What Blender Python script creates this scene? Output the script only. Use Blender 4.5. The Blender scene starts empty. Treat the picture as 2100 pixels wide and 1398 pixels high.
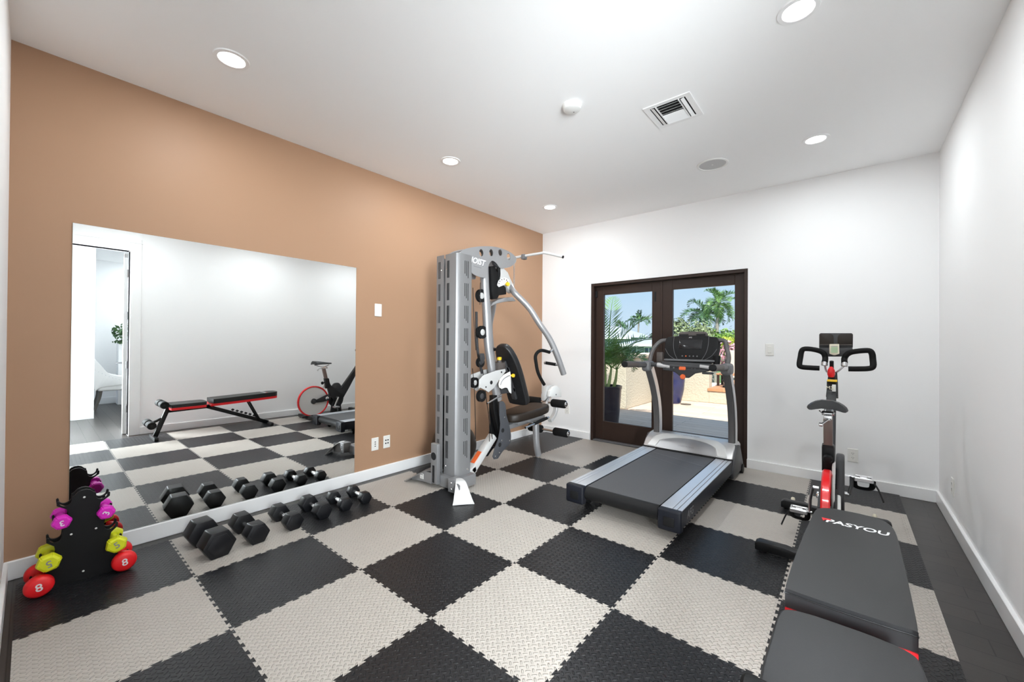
import bpy, bmesh, math, random
from mathutils import Vector, Matrix, noise as mnoise

SC = bpy.context.scene
COL = SC.collection
PI = math.pi

# ------------------------------------------------------------------ camera
cam_data = bpy.data.cameras.new('camera')
cam = bpy.data.objects.new('camera', cam_data)
COL.objects.link(cam)
cR = Vector([0.766565, 0.642124, 0.007339]); cU = Vector([-0.001833, -0.00924, 0.999956]); cF = Vector([-0.642164, 0.766545, 0.005905])
cM = Matrix((cR, cU, -cF)).transposed().to_4x4()
cM.translation = Vector((3.4267, -1.1933, 1.2807))
cam.matrix_world = cM
cam_data.sensor_width = 36.0
cam_data.lens = 14.0883
cam_data.clip_start = 0.02
cam_data.clip_end = 400
SC.camera = cam

# ------------------------------------------------------------------ exposure, sky, sun, big lights
vs = SC.view_settings
SC.display_settings.display_device = 'sRGB'
vs.view_transform = 'Standard'
vs.look = 'None'
vs.gamma = 1.0
vs.exposure = 0.6
vs.use_curve_mapping = False
SC.cycles.use_denoising = True
SC.cycles.max_bounces = 12
SC.cycles.diffuse_bounces = 9
SC.cycles.glossy_bounces = 4
SC.cycles.transmission_bounces = 6
SC.cycles.transparent_max_bounces = 12
SC.cycles.caustics_reflective = False
SC.cycles.caustics_refractive = False
SC.cycles.sample_clamp_indirect = 6.0

LAMP_W = 8.0           # each recessed ceiling lamp
HALL_W = 25.0          # unseen fill light added below the ceiling of the next room
DOORWAY_FILL_W = 165.0         # unseen fill panel added in the hall, shining in through the doorway
SKY_S = 0.66
SUN_S = 5.5

world = bpy.data.worlds.new('sky')
SC.world = world
world.use_nodes = True
wn = world.node_tree.nodes; wl = world.node_tree.links
wn.clear()
w_out = wn.new('ShaderNodeOutputWorld'); w_bg = wn.new('ShaderNodeBackground')
w_tc = wn.new('ShaderNodeTexCoord'); w_sep = wn.new('ShaderNodeSeparateXYZ'); w_ramp = wn.new('ShaderNodeValToRGB')
wl.new(w_tc.outputs['Generated'], w_sep.inputs[0]); wl.new(w_sep.outputs['Z'], w_ramp.inputs[0])
e = w_ramp.color_ramp.elements
e[0].position = 0.0; e[0].color = (0.70, 0.85, 1.0, 1)
e[1].position = 0.6; e[1].color = (0.33, 0.58, 0.98, 1)
k = w_ramp.color_ramp.elements.new(0.16); k.color = (0.52, 0.75, 1.0, 1)
wl.new(w_ramp.outputs[0], w_bg.inputs[0]); w_bg.inputs[1].default_value = SKY_S
wl.new(w_bg.outputs[0], w_out.inputs[0])

sun_d = bpy.data.lights.new('sun', 'SUN'); sun_d.energy = SUN_S; sun_d.angle = 0.009; sun_d.color = (1.0, 0.97, 0.92)
sun = bpy.data.objects.new('sun', sun_d); COL.objects.link(sun)
sun.rotation_euler = Vector((-0.42, 0.70, -1.0)).to_track_quat('-Z', 'Y').to_euler()
sun.location = (6, -6, 12)

# ------------------------------------------------------------------ helpers
ORG = {}
def link(o):
    COL.objects.link(o); return o
def tag(o, label=None, cat=None, group=None, kind=None):
    if label: o['label'] = label
    if cat: o['category'] = cat
    if group: o['group'] = group
    if kind: o['kind'] = kind
    return o
def thing(name, label, cat, loc=(0, 0, 0), group=None, kind=None):
    o = link(bpy.data.objects.new(name, None)); o.location = loc; o.empty_display_size = 0.05
    ORG[o] = Vector(loc)
    return tag(o, label, cat, group, kind)
def copy_tree(o, parent=None):
    c = o.copy(); COL.objects.link(c)
    if parent: c.parent = parent
    for ch in list(o.children): copy_tree(ch, c)
    return c

class MB:
    """collects shapes into one mesh"""
    def __init__(s): s.bm = bmesh.new()
    def _add(s, vs, fs):
        v = [s.bm.verts.new(p) for p in vs]
        out = []
        for f in fs:
            try: out.append(s.bm.faces.new([v[i] for i in f]))
            except ValueError: pass
        return v, out
    def box(s, a, b, bev=0.0, seg=2, rot=None, piv=None):
        x0, y0, z0 = [min(a[i], b[i]) for i in range(3)]; x1, y1, z1 = [max(a[i], b[i]) for i in range(3)]
        v, f = s._add([(x0,y0,z0),(x1,y0,z0),(x1,y1,z0),(x0,y1,z0),(x0,y0,z1),(x1,y0,z1),(x1,y1,z1),(x0,y1,z1)],
                      [(0,3,2,1),(4,5,6,7),(0,1,5,4),(1,2,6,5),(2,3,7,6),(3,0,4,7)])
        nv = v
        if bev > 0:
            ed = list({e for q in f for e in q.edges})
            r = bmesh.ops.bevel(s.bm, geom=ed, offset=bev, segments=seg, affect='EDGES', profile=0.5)
            nv = list(set(r['verts']) | {x for x in v if x.is_valid})
        if rot is not None:
            bmesh.ops.rotate(s.bm, verts=nv, cent=piv if piv is not None else ((x0+x1)/2,(y0+y1)/2,(z0+z1)/2), matrix=rot)
        return s
    def beam(s, p, q, w, h, bev=0.0, up=(0,0,1), ext=0.0):
        p = Vector(p); q = Vector(q); d = (q-p); L = d.length; d.normalize()
        u = Vector(up); x = d.cross(u)
        if x.length < 1e-4: x = d.cross(Vector((1,0,0)))
        x.normalize(); z = x.cross(d)
        n0 = len(s.bm.verts)
        s.bm.verts.ensure_lookup_table()
        before = set(s.bm.verts)
        s.box((-w/2, -ext, -h/2), (w/2, L+ext, h/2), bev)
        M = Matrix((x, d, z)).transposed().to_4x4(); M.translation = p
        bmesh.ops.transform(s.bm, matrix=M, verts=[v for v in s.bm.verts if v not in before])
        return s
    def cyl(s, p, q, r, r2=None, n=20, cap=True, bev=0.0):
        p = Vector(p); q = Vector(q); r2 = r if r2 is None else r2
        d = (q-p).normalized(); a = d.orthogonal().normalized(); b = d.cross(a)
        st = [(p, r), (q, r2)]
        if bev > 0: st = [(p, r-bev), (p+d*bev, r), (q-d*bev, r2), (q, r2-bev)]
        rings = [[s.bm.verts.new(c + (a*math.cos(2*PI*i/n) + b*math.sin(2*PI*i/n))*rr) for i in range(n)] for c, rr in st]
        for A_, B_ in zip(rings, rings[1:]):
            for i in range(n): s.bm.faces.new((A_[i], A_[(i+1)%n], B_[(i+1)%n], B_[i]))
        if cap:
            s.bm.faces.new(list(reversed(rings[0]))); s.bm.faces.new(rings[-1])
        return s
    def lathe(s, prof, c=(0,0,0), axis=(0,0,1), n=28, close=False):
        c = Vector(c); d = Vector(axis).normalized(); a = d.orthogonal().normalized(); b = d.cross(a)
        rings = []
        for r, h in prof:
            if r < 1e-6: rings.append([s.bm.verts.new(c+d*h)])
            else: rings.append([s.bm.verts.new(c+d*h+(a*math.cos(2*PI*i/n)+b*math.sin(2*PI*i/n))*r) for i in range(n)])
        prs = list(zip(rings, rings[1:]))
        if close: prs.append((rings[-1], rings[0]))
        for A_, B_ in prs:
            for i in range(n):
                j = (i+1) % n
                if len(A_) == 1 and len(B_) == 1: continue
                if len(A_) == 1: s.bm.faces.new((A_[0], B_[j], B_[i]))
                elif len(B_) == 1: s.bm.faces.new((A_[i], A_[j], B_[0]))
                else: s.bm.faces.new((A_[i], A_[j], B_[j], B_[i]))
        return s
    def tube(s, pts, r, n=14, cap=True, sx=1.0, sy=1.0, up=(0,0,1), smooth=0, radii=None, sq=False):
        pts = [Vector(p) for p in pts]
        if smooth: pts = catmull(pts, smooth); 
        m = len(pts); rings = []
        prev = None
        for i, p in enumerate(pts):
            t = (pts[min(i+1, m-1)] - pts[max(i-1, 0)]).normalized()
            if prev is None:
                x = t.cross(Vector(up))
                if x.length < 1e-3: x = t.cross(Vector((1,0,0)))
                x.normalize()
            else:
                x = (prev - t*prev.dot(t)).normalized()
            prev = x; z = x.cross(t)
            rr = r if radii is None else radii[0] + (radii[1]-radii[0])*i/(m-1)
            ring = []
            for k_ in range(n):
                a = 2*PI*k_/n; ca, sa = math.cos(a), math.sin(a)
                if sq:
                    ca = math.copysign(abs(ca)**0.35, ca); sa = math.copysign(abs(sa)**0.35, sa)
                ring.append(s.bm.verts.new(p + x*ca*rr*sx + z*sa*rr*sy))
            rings.append(ring)
        for A_, B_ in zip(rings, rings[1:]):
            for i in range(n): s.bm.faces.new((A_[i], B_[i], B_[(i+1)%n], A_[(i+1)%n]))
        if cap:
            s.bm.faces.new(rings[0]); s.bm.faces.new(list(reversed(rings[-1])))
        return s
    def prism(s, poly, axis, a, b, holes=(), bev=0.0, map2=None):
        """poly in the two other axes (x:(y,z)  y:(x,z)  z:(x,y)), from a to b along axis"""
        def P(u, v, w):
            return {'x': (w, u, v), 'y': (u, w, v), 'z': (u, v, w)}[axis]
        tb = bmesh.new()
        eds = []
        for lp in [poly] + list(holes):
            vv = [tb.verts.new(P(u, v, a)) for u, v in lp]
            for i in range(len(vv)): eds.append(tb.edges.new((vv[i], vv[(i+1) % len(vv)])))
        if holes:
            bmesh.ops.triangle_fill(tb, use_beauty=True, edges=eds)
        else:
            tb.faces.new(vv)
        r = bmesh.ops.extrude_face_region(tb, geom=list(tb.faces))
        dv = {'x': (b-a,0,0), 'y': (0,b-a,0), 'z': (0,0,b-a)}[axis]
        bmesh.ops.translate(tb, vec=dv, verts=[g for g in r['geom'] if isinstance(g, bmesh.types.BMVert)])
        bmesh.ops.recalc_face_normals(tb, faces=tb.faces)
        if bev > 0:
            ed = [e_ for e_ in tb.edges if len(e_.link_faces) == 2 and e_.calc_face_angle(0) > 0.9]
            bmesh.ops.bevel(tb, geom=ed, offset=bev, segments=2, affect='EDGES', profile=0.5, clamp_overlap=True)
        me = bpy.data.meshes.new('t'); tb.to_mesh(me); tb.free()
        s.bm.from_mesh(me); bpy.data.meshes.remove(me)
        return s
    def mesh(s, off=Vector((0,0,0)), ang=35, name='m', recalc=True):
        bm = s.bm
        if recalc: bmesh.ops.recalc_face_normals(bm, faces=bm.faces)
        lim = math.radians(ang)
        for f in bm.faces: f.smooth = True
        for e_ in bm.edges:
            e_.smooth = not (len(e_.link_faces) == 2 and e_.calc_face_angle(0) > lim)
        if off.length: bmesh.ops.translate(bm, vec=-off, verts=bm.verts)
        me = bpy.data.meshes.new(name); bm.to_mesh(me); bm.free()
        return me

def catmull(p, k):
    out = []
    for i in range(len(p)-1):
        p0 = p[max(i-1,0)]; p1 = p[i]; p2 = p[i+1]; p3 = p[min(i+2,len(p)-1)]
        for j in range(k):
            t = j/k
            out.append(0.5*((2*p1)+(p2-p0)*t+(2*p0-5*p1+4*p2-p3)*t*t+(3*p1-p0-3*p2+p3)*t**3))
    out.append(p[-1]); return out
def catm2(pts, k, closed=False):
    v = [Vector((a, b, 0)) for a, b in pts]
    if closed:
        n = len(v); out = []
        for i in range(n):
            p0, p1, p2, p3 = v[(i-1)%n], v[i], v[(i+1)%n], v[(i+2)%n]
            for j in range(k):
                t = j/k
                q = 0.5*((2*p1)+(p2-p0)*t+(2*p0-5*p1+4*p2-p3)*t*t+(3*p1-p0-3*p2+p3)*t**3)
                out.append((q.x, q.y))
        return out
    return [(q.x, q.y) for q in catmull(v, k)]
def circ(cx, cy, r, n=20, ry=None):
    ry = r if ry is None else ry
    return [(cx+r*math.cos(2*PI*i/n), cy+ry*math.sin(2*PI*i/n)) for i in range(n)]
def rrect(x0, y0, x1, y1, r, n=5):
    out = []
    for cx, cy, a0 in ((x1-r,y1-r,0),(x0+r,y1-r,90),(x0+r,y0+r,180),(x1-r,y0+r,270)):
        for i in range(n+1):
            a = math.radians(a0+90*i/n); out.append((cx+r*math.cos(a), cy+r*math.sin(a)))
    return out

def obj(name, mb, m, parent=None, label=None, ang=35, recalc=True, wn=False):
    """link a shape as one mesh object; world coordinates are turned into the parent's"""
    off = Vector((0,0,0)); q = parent
    if parent is not None: off = ORG.get(parent, Vector((0,0,0)))
    me = mb.mesh(off, ang, name, recalc) if isinstance(mb, MB) else mb
    me.materials.append(m)
    o = link(bpy.data.objects.new(name, me))
    if parent is not None: o.parent = parent
    ORG[o] = off
    if wn:
        w_ = o.modifiers.new('weighted', 'WEIGHTED_NORMAL'); w_.keep_sharp = True; w_.weight = 80
    if label: o['label'] = label
    return o
def solo(name, mb, m, label, cat, loc=(0,0,0), group=None, kind=None, ang=35):
    me = mb.mesh(Vector(loc), ang, name); me.materials.append(m)
    o = link(bpy.data.objects.new(name, me)); o.location = loc; ORG[o] = Vector(loc)
    return tag(o, label, cat, group, kind)
def struct(name, mb, m, label, cat='room'):
    return solo(name, mb, m, label, cat, kind='structure')

def text_mesh(body, size, ext=0.001, shear=0.0, align='CENTER', bold=0.0):
    cu = bpy.data.curves.new('lettering', 'FONT'); cu.body = body; cu.size = size; cu.extrude = ext
    cu.align_x = align; cu.align_y = 'CENTER'; cu.shear = shear; cu.offset = bold; cu.resolution_u = 3
    o = bpy.data.objects.new('lettering', cu); COL.objects.link(o)
    dg = bpy.context.evaluated_depsgraph_get()
    me = bpy.data.meshes.new_from_object(o.evaluated_get(dg))
    bpy.data.objects.remove(o); bpy.data.curves.remove(cu)
    return me
def text(name, body, size, loc, xdir, ydir, m, parent, ext=0.001, shear=0.0, bold=0.0, sx=1.0):
    me = text_mesh(body, size, ext, shear, bold=bold)
    x = Vector(xdir).normalized(); z = x.cross(Vector(ydir)).normalized(); y = z.cross(x)
    M = Matrix((x*sx, y, z)).transposed().to_4x4(); M.translation = Vector(loc) - ORG.get(parent, Vector((0,0,0)))
    me.transform(M)
    return obj(name, me, m, parent)

# ------------------------------------------------------------------ materials
def mat(name, col, rough=0.5, metal=0.0, spec=0.5, bump=0.0, bscale=200.0, var=0.0, vscale=3.0, coat=0.0, emit=None, es=0.0, bdist=0.001, stretch=None):
    m = bpy.data.materials.new(name); m.use_nodes = True
    nt = m.node_tree; b = nt.nodes['Principled BSDF']; L = nt.links
    b.inputs['Base Color'].default_value = (*col, 1); b.inputs['Roughness'].default_value = rough
    b.inputs['Metallic'].default_value = metal; b.inputs['Specular IOR Level'].default_value = spec
    if coat: b.inputs['Coat Weight'].default_value = coat; b.inputs['Coat Roughness'].default_value = 0.1
    tc = nt.nodes.new('ShaderNodeTexCoord')
    if var > 0:
        n = nt.nodes.new('ShaderNodeTexNoise'); n.inputs['Scale'].default_value = vscale; n.inputs['Detail'].default_value = 4
        src = tc.outputs['Object']
        if stretch:
            mp = nt.nodes.new('ShaderNodeMapping'); mp.inputs['Scale'].default_value = stretch
            L.new(src, mp.inputs[0]); src = mp.outputs[0]
        L.new(src, n.inputs['Vector'])
        mx = nt.nodes.new('ShaderNodeMix'); mx.data_type = 'RGBA'
        mx.inputs['A'].default_value = (*[c*(1-var) for c in col], 1); mx.inputs['B'].default_value = (*[min(1, c*(1+var)) for c in col], 1)
        L.new(n.outputs['Fac'], mx.inputs['Factor']); L.new(mx.outputs['Result'], b.inputs['Base Color'])
    if bump > 0:
        n2 = nt.nodes.new('ShaderNodeTexNoise'); n2.inputs['Scale'].default_value = bscale; n2.inputs['Detail'].default_value = 3
        L.new(tc.outputs['Object'], n2.inputs['Vector'])
        bp = nt.nodes.new('ShaderNodeBump'); bp.inputs['Strength'].default_value = bump; bp.inputs['Distance'].default_value = bdist
        L.new(n2.outputs['Fac'], bp.inputs['Height']); L.new(bp.outputs[0], b.inputs['Normal'])
    if emit:
        b.inputs['Emission Color'].default_value = (*emit, 1); b.inputs['Emission Strength'].default_value = es
    return m
class N:
    def __init__(s, m): s.nt = m.node_tree; s.L = s.nt.links
    def math(s, op, a, b=None, c=None):
        n = s.nt.nodes.new('ShaderNodeMath'); n.operation = op
        for i, v in enumerate((a, b, c)):
            if v is None: continue
            if isinstance(v, (int, float)): n.inputs[i].default_value = v
            else: s.L.new(v, n.inputs[i])
        return n.outputs[0]

def mat_tread(name, col, rough, spec):
    """diamond plate foam: raised bars, turned left and right by turns"""
    m = mat(name, col, rough, spec=spec, var=0.05, vscale=5)
    t = N(m); nt = m.node_tree; b = nt.nodes['Principled BSDF']
    tc = nt.nodes.new('ShaderNodeTexCoord'); sp = nt.nodes.new('ShaderNodeSeparateXYZ'); t.L.new(tc.outputs['Object'], sp.inputs[0])
    p = 0.0215
    u = t.math('DIVIDE', t.math('ADD', sp.outputs[0], sp.outputs[1]), p*1.4142)
    v = t.math('DIVIDE', t.math('SUBTRACT', sp.outputs[0], sp.outputs[1]), p*1.4142)
    fu = t.math('SUBTRACT', t.math('FRACT', u), 0.5); fv = t.math('SUBTRACT', t.math('FRACT', v), 0.5)
    par = t.math('FLOORED_MODULO', t.math('ADD', t.math('FLOOR', u), t.math('FLOOR', v)), 2.0)
    def bar(a, c):
        d = t.math('ADD', t.math('POWER', t.math('DIVIDE', t.math('ABSOLUTE', a), 0.62), 2.0), t.math('POWER', t.math('DIVIDE', t.math('ABSOLUTE', c), 0.21), 2.0))
        mr = nt.nodes.new('ShaderNodeMapRange'); mr.interpolation_type = 'SMOOTHSTEP'
        t.L.new(d, mr.inputs[0]); mr.inputs[1].default_value = 0.25; mr.inputs[2].default_value = 1.0; mr.inputs[3].default_value = 1.0; mr.inputs[4].default_value = 0.0
        return mr.outputs[0]
    h = t.math('ADD', t.math('MULTIPLY', bar(fu, fv), t.math('SUBTRACT', 1.0, par)), t.math('MULTIPLY', bar(fv, fu), par))
    bp = nt.nodes.new('ShaderNodeBump'); bp.inputs['Strength'].default_value = 1.0; bp.inputs['Distance'].default_value = 0.0042
    t.L.new(h, bp.inputs['Height']); t.L.new(bp.outputs[0], b.inputs['Normal'])
    return m
def mat_planks(name, c1, c2, w, along='x', rough=0.35, gap=0.03):
    m = mat(name, c1, rough); nt = m.node_tree; b = nt.nodes['Principled BSDF']; t = N(m)
    tc = nt.nodes.new('ShaderNodeTexCoord'); mp = nt.nodes.new('ShaderNodeMapping')
    if along == 'y': mp.inputs['Rotation'].default_value = (0, 0, PI/2)
    t.L.new(tc.outputs['Object'], mp.inputs[0])
    br = nt.nodes.new('ShaderNodeTexBrick'); br.offset = 0.37
    for i, v in (('Scale', 1.0), ('Mortar Size', 0.0026), ('Mortar Smooth', 0.1), ('Bias', 0.0), ('Brick Width', 1.3), ('Row Height', w)): br.inputs[i].default_value = v
    br.inputs['Color1'].default_value = (*c1, 1); br.inputs['Color2'].default_value = (*c2, 1); br.inputs['Mortar'].default_value = (*[c*0.12 for c in c1], 1)
    t.L.new(mp.outputs[0], br.inputs['Vector'])
    no = nt.nodes.new('ShaderNodeTexNoise'); no.inputs['Scale'].default_value = 6
    m2 = nt.nodes.new('ShaderNodeMapping'); m2.inputs['Scale'].default_value = (1, 12, 1); t.L.new(mp.outputs[0], m2.inputs[0]); t.L.new(m2.outputs[0], no.inputs['Vector'])
    mx = nt.nodes.new('ShaderNodeMix'); mx.data_type = 'RGBA'; mx.blend_type = 'MULTIPLY'; mx.inputs['Factor'].default_value = 0.5
    t.L.new(br.outputs['Color'], mx.inputs['A']); t.L.new(no.outputs['Color'], mx.inputs['B']); 
    hs = nt.nodes.new('ShaderNodeHueSaturation'); hs.inputs['Saturation'].default_value = 0.0; hs.inputs['Value'].default_value = 1.7
    t.L.new(no.outputs['Color'], hs.inputs['Color']); t.L.new(hs.outputs[0], mx.inputs['B'])
    t.L.new(mx.outputs['Result'], b.inputs['Base Color'])
    bp = nt.nodes.new('ShaderNodeBump'); bp.inputs['Strength'].default_value = 0.6; bp.inputs['Distance'].default_value = 0.001; bp.invert = True
    t.L.new(br.outputs['Fac'], bp.inputs['Height']); t.L.new(bp.outputs[0], b.inputs['Normal'])
    return m
def mat_glass(name, tint=(1, 1, 1), refl=0.5):
    """thin pane: see-through with a fresnel reflection"""
    m = bpy.data.materials.new(name); m.use_nodes = True; nt = m.node_tree; nt.nodes.clear(); L = nt.links
    o = nt.nodes.new('ShaderNodeOutputMaterial'); mx = nt.nodes.new('ShaderNodeMixShader'); fr = nt.nodes.new('ShaderNodeFresnel'); fr.inputs[0].default_value = 1.25
    tr = nt.nodes.new('ShaderNodeBsdfTransparent'); tr.inputs[0].default_value = (*tint, 1)
    gl = nt.nodes.new('ShaderNodeBsdfGlossy'); gl.inputs['Roughness'].default_value = 0.02
    L.new(fr.outputs[0], mx.inputs[0]); L.new(tr.outputs[0], mx.inputs[1]); L.new(gl.outputs[0], mx.inputs[2]); L.new(mx.outputs[0], o.inputs[0])
    return m

M = {}
M['white'] = mat('white_wall_paint', (0.90, 0.90, 0.90), 0.7, spec=0.15, bump=0.06, bscale=160)
M['ceil'] = mat('white_ceiling_paint', (0.945, 0.945, 0.945), 0.9, spec=0.05, bump=0.05, bscale=120)
M['tan'] = mat('tan_wall_paint', (0.395, 0.237, 0.147), 0.5, spec=0.25, bump=0.06, bscale=160)
M['trim'] = mat('white_trim_paint', (0.88, 0.88, 0.88), 0.3, spec=0.5, bump=0.02)
M['floor'] = mat_planks('dark_stained_planks', (0.040, 0.034, 0.031), (0.028, 0.024, 0.0225), 0.125, 'x', 0.33)
M['mat_dark'] = mat_tread('charcoal_foam', (0.011, 0.011, 0.0125), 0.36, 0.32)
M['mat_light'] = mat_tread('stone_grey_foam', (0.48, 0.44, 0.395), 0.40, 0.4)
M['bronze'] = mat('dark_bronze_door_paint', (0.034, 0.019, 0.014), 0.42, spec=0.35, bump=0.05, bscale=60, var=0.12)
M['glass'] = mat_glass('door_glass', (0.97, 0.985, 0.98))
M['mirror'] = mat('silvered_mirror', (0.93, 0.95, 0.945), 0.0, metal=1.0)
M['mirror_edge'] = mat('mirror_edge_glass', (0.25, 0.36, 0.33), 0.2)
M['black'] = mat('black_satin_steel', (0.006, 0.006, 0.0065), 0.38, spec=0.35, bump=0.03)
M['blackm'] = mat('black_matte_plastic', (0.007, 0.007, 0.0075), 0.55, spec=0.25, bump=0.08, bscale=400)
M['rubber'] = mat('black_rubber', (0.007, 0.0072, 0.009), 0.40, spec=0.35, bump=0.10, bscale=350)
M['foam'] = mat('black_foam_grip', (0.006, 0.006, 0.006), 0.7, spec=0.2, bump=0.25, bscale=500)
M['vinyl'] = mat('black_vinyl', (0.015, 0.015, 0.016), 0.40, spec=0.45, bump=0.22, bscale=420, var=0.10, vscale=6)
M['vinylb'] = mat('brown_black_vinyl', (0.020, 0.014, 0.010), 0.44, spec=0.35, bump=0.2, bscale=380)
M['chrome'] = mat('chrome', (0.85, 0.85, 0.86), 0.12, metal=1.0)
M['steel'] = mat('brushed_steel', (0.72, 0.72, 0.73), 0.3, metal=1.0, bump=0.05)
M['silver'] = mat('silver_paint', (0.40, 0.40, 0.41), 0.36, metal=0.55, bump=0.03)
M['silverd'] = mat('grey_shroud_paint', (0.26, 0.26, 0.265), 0.42, metal=0.35, bump=0.03)
M['pale'] = mat('pale_silver_plastic', (0.62, 0.62, 0.61), 0.4, metal=0.15, bump=0.03)
M['whitep'] = mat('white_plastic', (0.82, 0.82, 0.80), 0.35)
M['dgrey'] = mat('dark_grey_plastic', (0.045, 0.045, 0.048), 0.45, spec=0.4, bump=0.05)
M['mgrey'] = mat('mid_grey_plastic', (0.13, 0.13, 0.135), 0.45, bump=0.05)
M['dark'] = mat('dark_void', (0.006, 0.006, 0.007), 0.8)
M['red'] = mat('red_gloss', (0.72, 0.008, 0.012), 0.3, coat=0.3)
M['redv'] = mat('red_vinyl_trim', (0.75, 0.012, 0.018), 0.4)
M['orange'] = mat('orange_sticker', (0.75, 0.13, 0.03), 0.5)
M['yellow'] = mat('yellow_knob', (0.85, 0.55, 0.02), 0.35)
M['wtext'] = mat('white_lettering', (0.85, 0.85, 0.85), 0.5)
M['gtext'] = mat('grey_lettering', (0.28, 0.28, 0.29), 0.5)
M['dbell_m'] = mat('magenta_vinyl', (0.72, 0.015, 0.50), 0.42, bump=0.15, bscale=260)
M['dbell_y'] = mat('lime_yellow_vinyl', (0.72, 0.74, 0.015), 0.42, bump=0.15, bscale=260)
M['dbell_r'] = mat('red_vinyl', (0.80, 0.012, 0.016), 0.42, bump=0.15, bscale=260)
M['lamp'] = mat('lit_lamp_lens', (0.9, 0.9, 0.9), 0.4, emit=(1.0, 0.98, 0.95), es=6.0)
M['slate'] = mat('slate_grey_paint', (0.075, 0.078, 0.088), 0.42, metal=0.2, bump=0.03)
M['belt'] = mat('treadmill_belt', (0.085, 0.085, 0.088), 0.6, spec=0.35, bump=0.5, bscale=900, var=0.25, vscale=220)
M['rail'] = mat('treadmill_side_rail', (0.60, 0.62, 0.66), 0.3, metal=0.5)
M['navy'] = mat('dark_navy_plastic', (0.009, 0.010, 0.015), 0.45, spec=0.25, bump=0.04)
M['tpost'] = mat('treadmill_post_grey', (0.11, 0.105, 0.105), 0.38, metal=0.3)
M['tpostl'] = mat('treadmill_post_silver', (0.58, 0.57, 0.57), 0.32, metal=0.45)
M['tgrip'] = mat('taupe_grip', (0.085, 0.072, 0.066), 0.5, spec=0.35, bump=0.05)
M['screen'] = mat('dark_screen', (0.012, 0.012, 0.014), 0.12)
M['lcd'] = mat('lcd_green', (0.42, 0.55, 0.34), 0.25)
M['cream'] = mat('cream_plastic', (0.75, 0.70, 0.55), 0.4)
M['bikeg'] = mat('bike_frame_graphite', (0.018, 0.018, 0.020), 0.45, spec=0.4, bump=0.06)
M['sticker_w'] = mat('white_sticker', (0.8, 0.8, 0.78), 0.4)
M['stucco'] = mat('cream_stucco', (0.54, 0.48, 0.375), 0.85, spec=0.2, bump=0.6, bscale=28, bdist=0.02)
M['coping'] = mat('peach_coping', (0.68, 0.56, 0.46), 0.7, bump=0.1, bscale=40)
M['paver'] = mat_planks('terrace_pavers', (0.60, 0.44, 0.33), (0.68, 0.53, 0.42), 0.2, 'x', 0.7)
M['deck'] = mat_planks('orange_deck_boards', (0.55, 0.27, 0.13), (0.48, 0.23, 0.11), 0.12, 'x', 0.6)
M['planter'] = mat('dark_glazed_planter', (0.020, 0.014, 0.022), 0.3, var=0.6, vscale=9, bump=0.3, bscale=20, bdist=0.004)
M['bluepot'] = mat('cobalt_glazed_pot', (0.022, 0.026, 0.085), 0.25, var=0.6, vscale=5)
M['soil'] = mat('soil', (0.05, 0.035, 0.025), 0.9, bump=0.5, bscale=60, bdist=0.01)
M['leaf'] = mat('palm_green', (0.13, 0.25, 0.055), 0.45, var=0.4, vscale=4)
M['leafd'] = mat('deep_green', (0.055, 0.13, 0.04), 0.45, var=0.4, vscale=3)
M['leafo'] = mat('olive_green', (0.20, 0.245, 0.11), 0.5, var=0.5, vscale=3)
M['leafy'] = mat('bright_green', (0.17, 0.29, 0.05), 0.5, var=0.4, vscale=3)
M['leafyy'] = mat('yellow_green', (0.40, 0.46, 0.05), 0.5, var=0.3, vscale=3)
M['leafp'] = mat('pink_bougainvillea', (0.60, 0.30, 0.34), 0.6, var=0.4, vscale=3)
M['stem'] = mat('green_palm_stem', (0.22, 0.28, 0.09), 0.5, var=0.3, vscale=8)
M['trunk'] = mat('grey_palm_trunk', (0.30, 0.27, 0.23), 0.85, var=0.3, vscale=8, bump=0.5, bscale=12, bdist=0.02)
M['hwall'] = mat('pale_house_wall', (0.40, 0.42, 0.46), 0.8, bump=0.1)
M['hroof'] = mat('pale_grey_roof', (0.40, 0.42, 0.47), 0.7, bump=0.3, bscale=10, bdist=0.02)
M['hwin'] = mat('house_window_blue', (0.05, 0.09, 0.17), 0.15)
M['grass'] = mat('lawn', (0.10, 0.19, 0.05), 0.9, var=0.4, vscale=0.7)
M['chairf'] = mat('white_linen', (0.82, 0.81, 0.79), 0.8, bump=0.3, bscale=300)
M['chairl'] = mat('dark_weathered_wood', (0.08, 0.07, 0.06), 0.5, var=0.3, vscale=20)
M['plate'] = mat('outlet_plate', (0.80, 0.79, 0.75), 0.35)

# ------------------------------------------------------------------ the room
W = 4.002; YF = 3.5805; YN = -1.285; H = 2.8827; T = 0.20
DX0, DX1, DZ = 0.795, 2.628, 2.082         # patio door opening
OY0, OY1, OZ = -1.24, -0.367, 2.49        # doorway in the right wall

mb = MB(); mb.box((-0.2, YN-0.2, -0.12), (W+4.4, YF+0.0, 0.0)); mb.box((W, -3.0, -0.12), (W+4.4, YN-0.2, 0.0)); mb.box((DX0, YF, -0.12), (DX1, YF+T, 0.0))
struct('floor', mb, M['floor'], 'dark stained wood plank floor of the gym room and hall', 'floor')
mb = MB(); mb.box((-0.2, YN-0.2, H), (W+4.4, YF+T+0.35, H+0.42)); mb.box((W, -3.0, H), (W+4.4, YN-0.2, H+0.42))
struct('ceiling', mb, M['ceil'], 'flat white ceiling over the gym', 'ceiling')
mb = MB(); mb.box((-T, YN-0.2, 0), (0, YF+T, H))
struct('wall_left', mb, M['tan'], 'tan painted wall carrying the large mirror', 'wall')
mb = MB(); mb.box((0, YF, 0), (DX0, YF+T, H)); mb.box((DX1, YF, 0), (W+T, YF+T, H)); mb.box((DX0, YF, DZ), (DX1, YF+T, H))
struct('wall_far', mb, M['white'], 'white end wall around the patio doors', 'wall')
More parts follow.
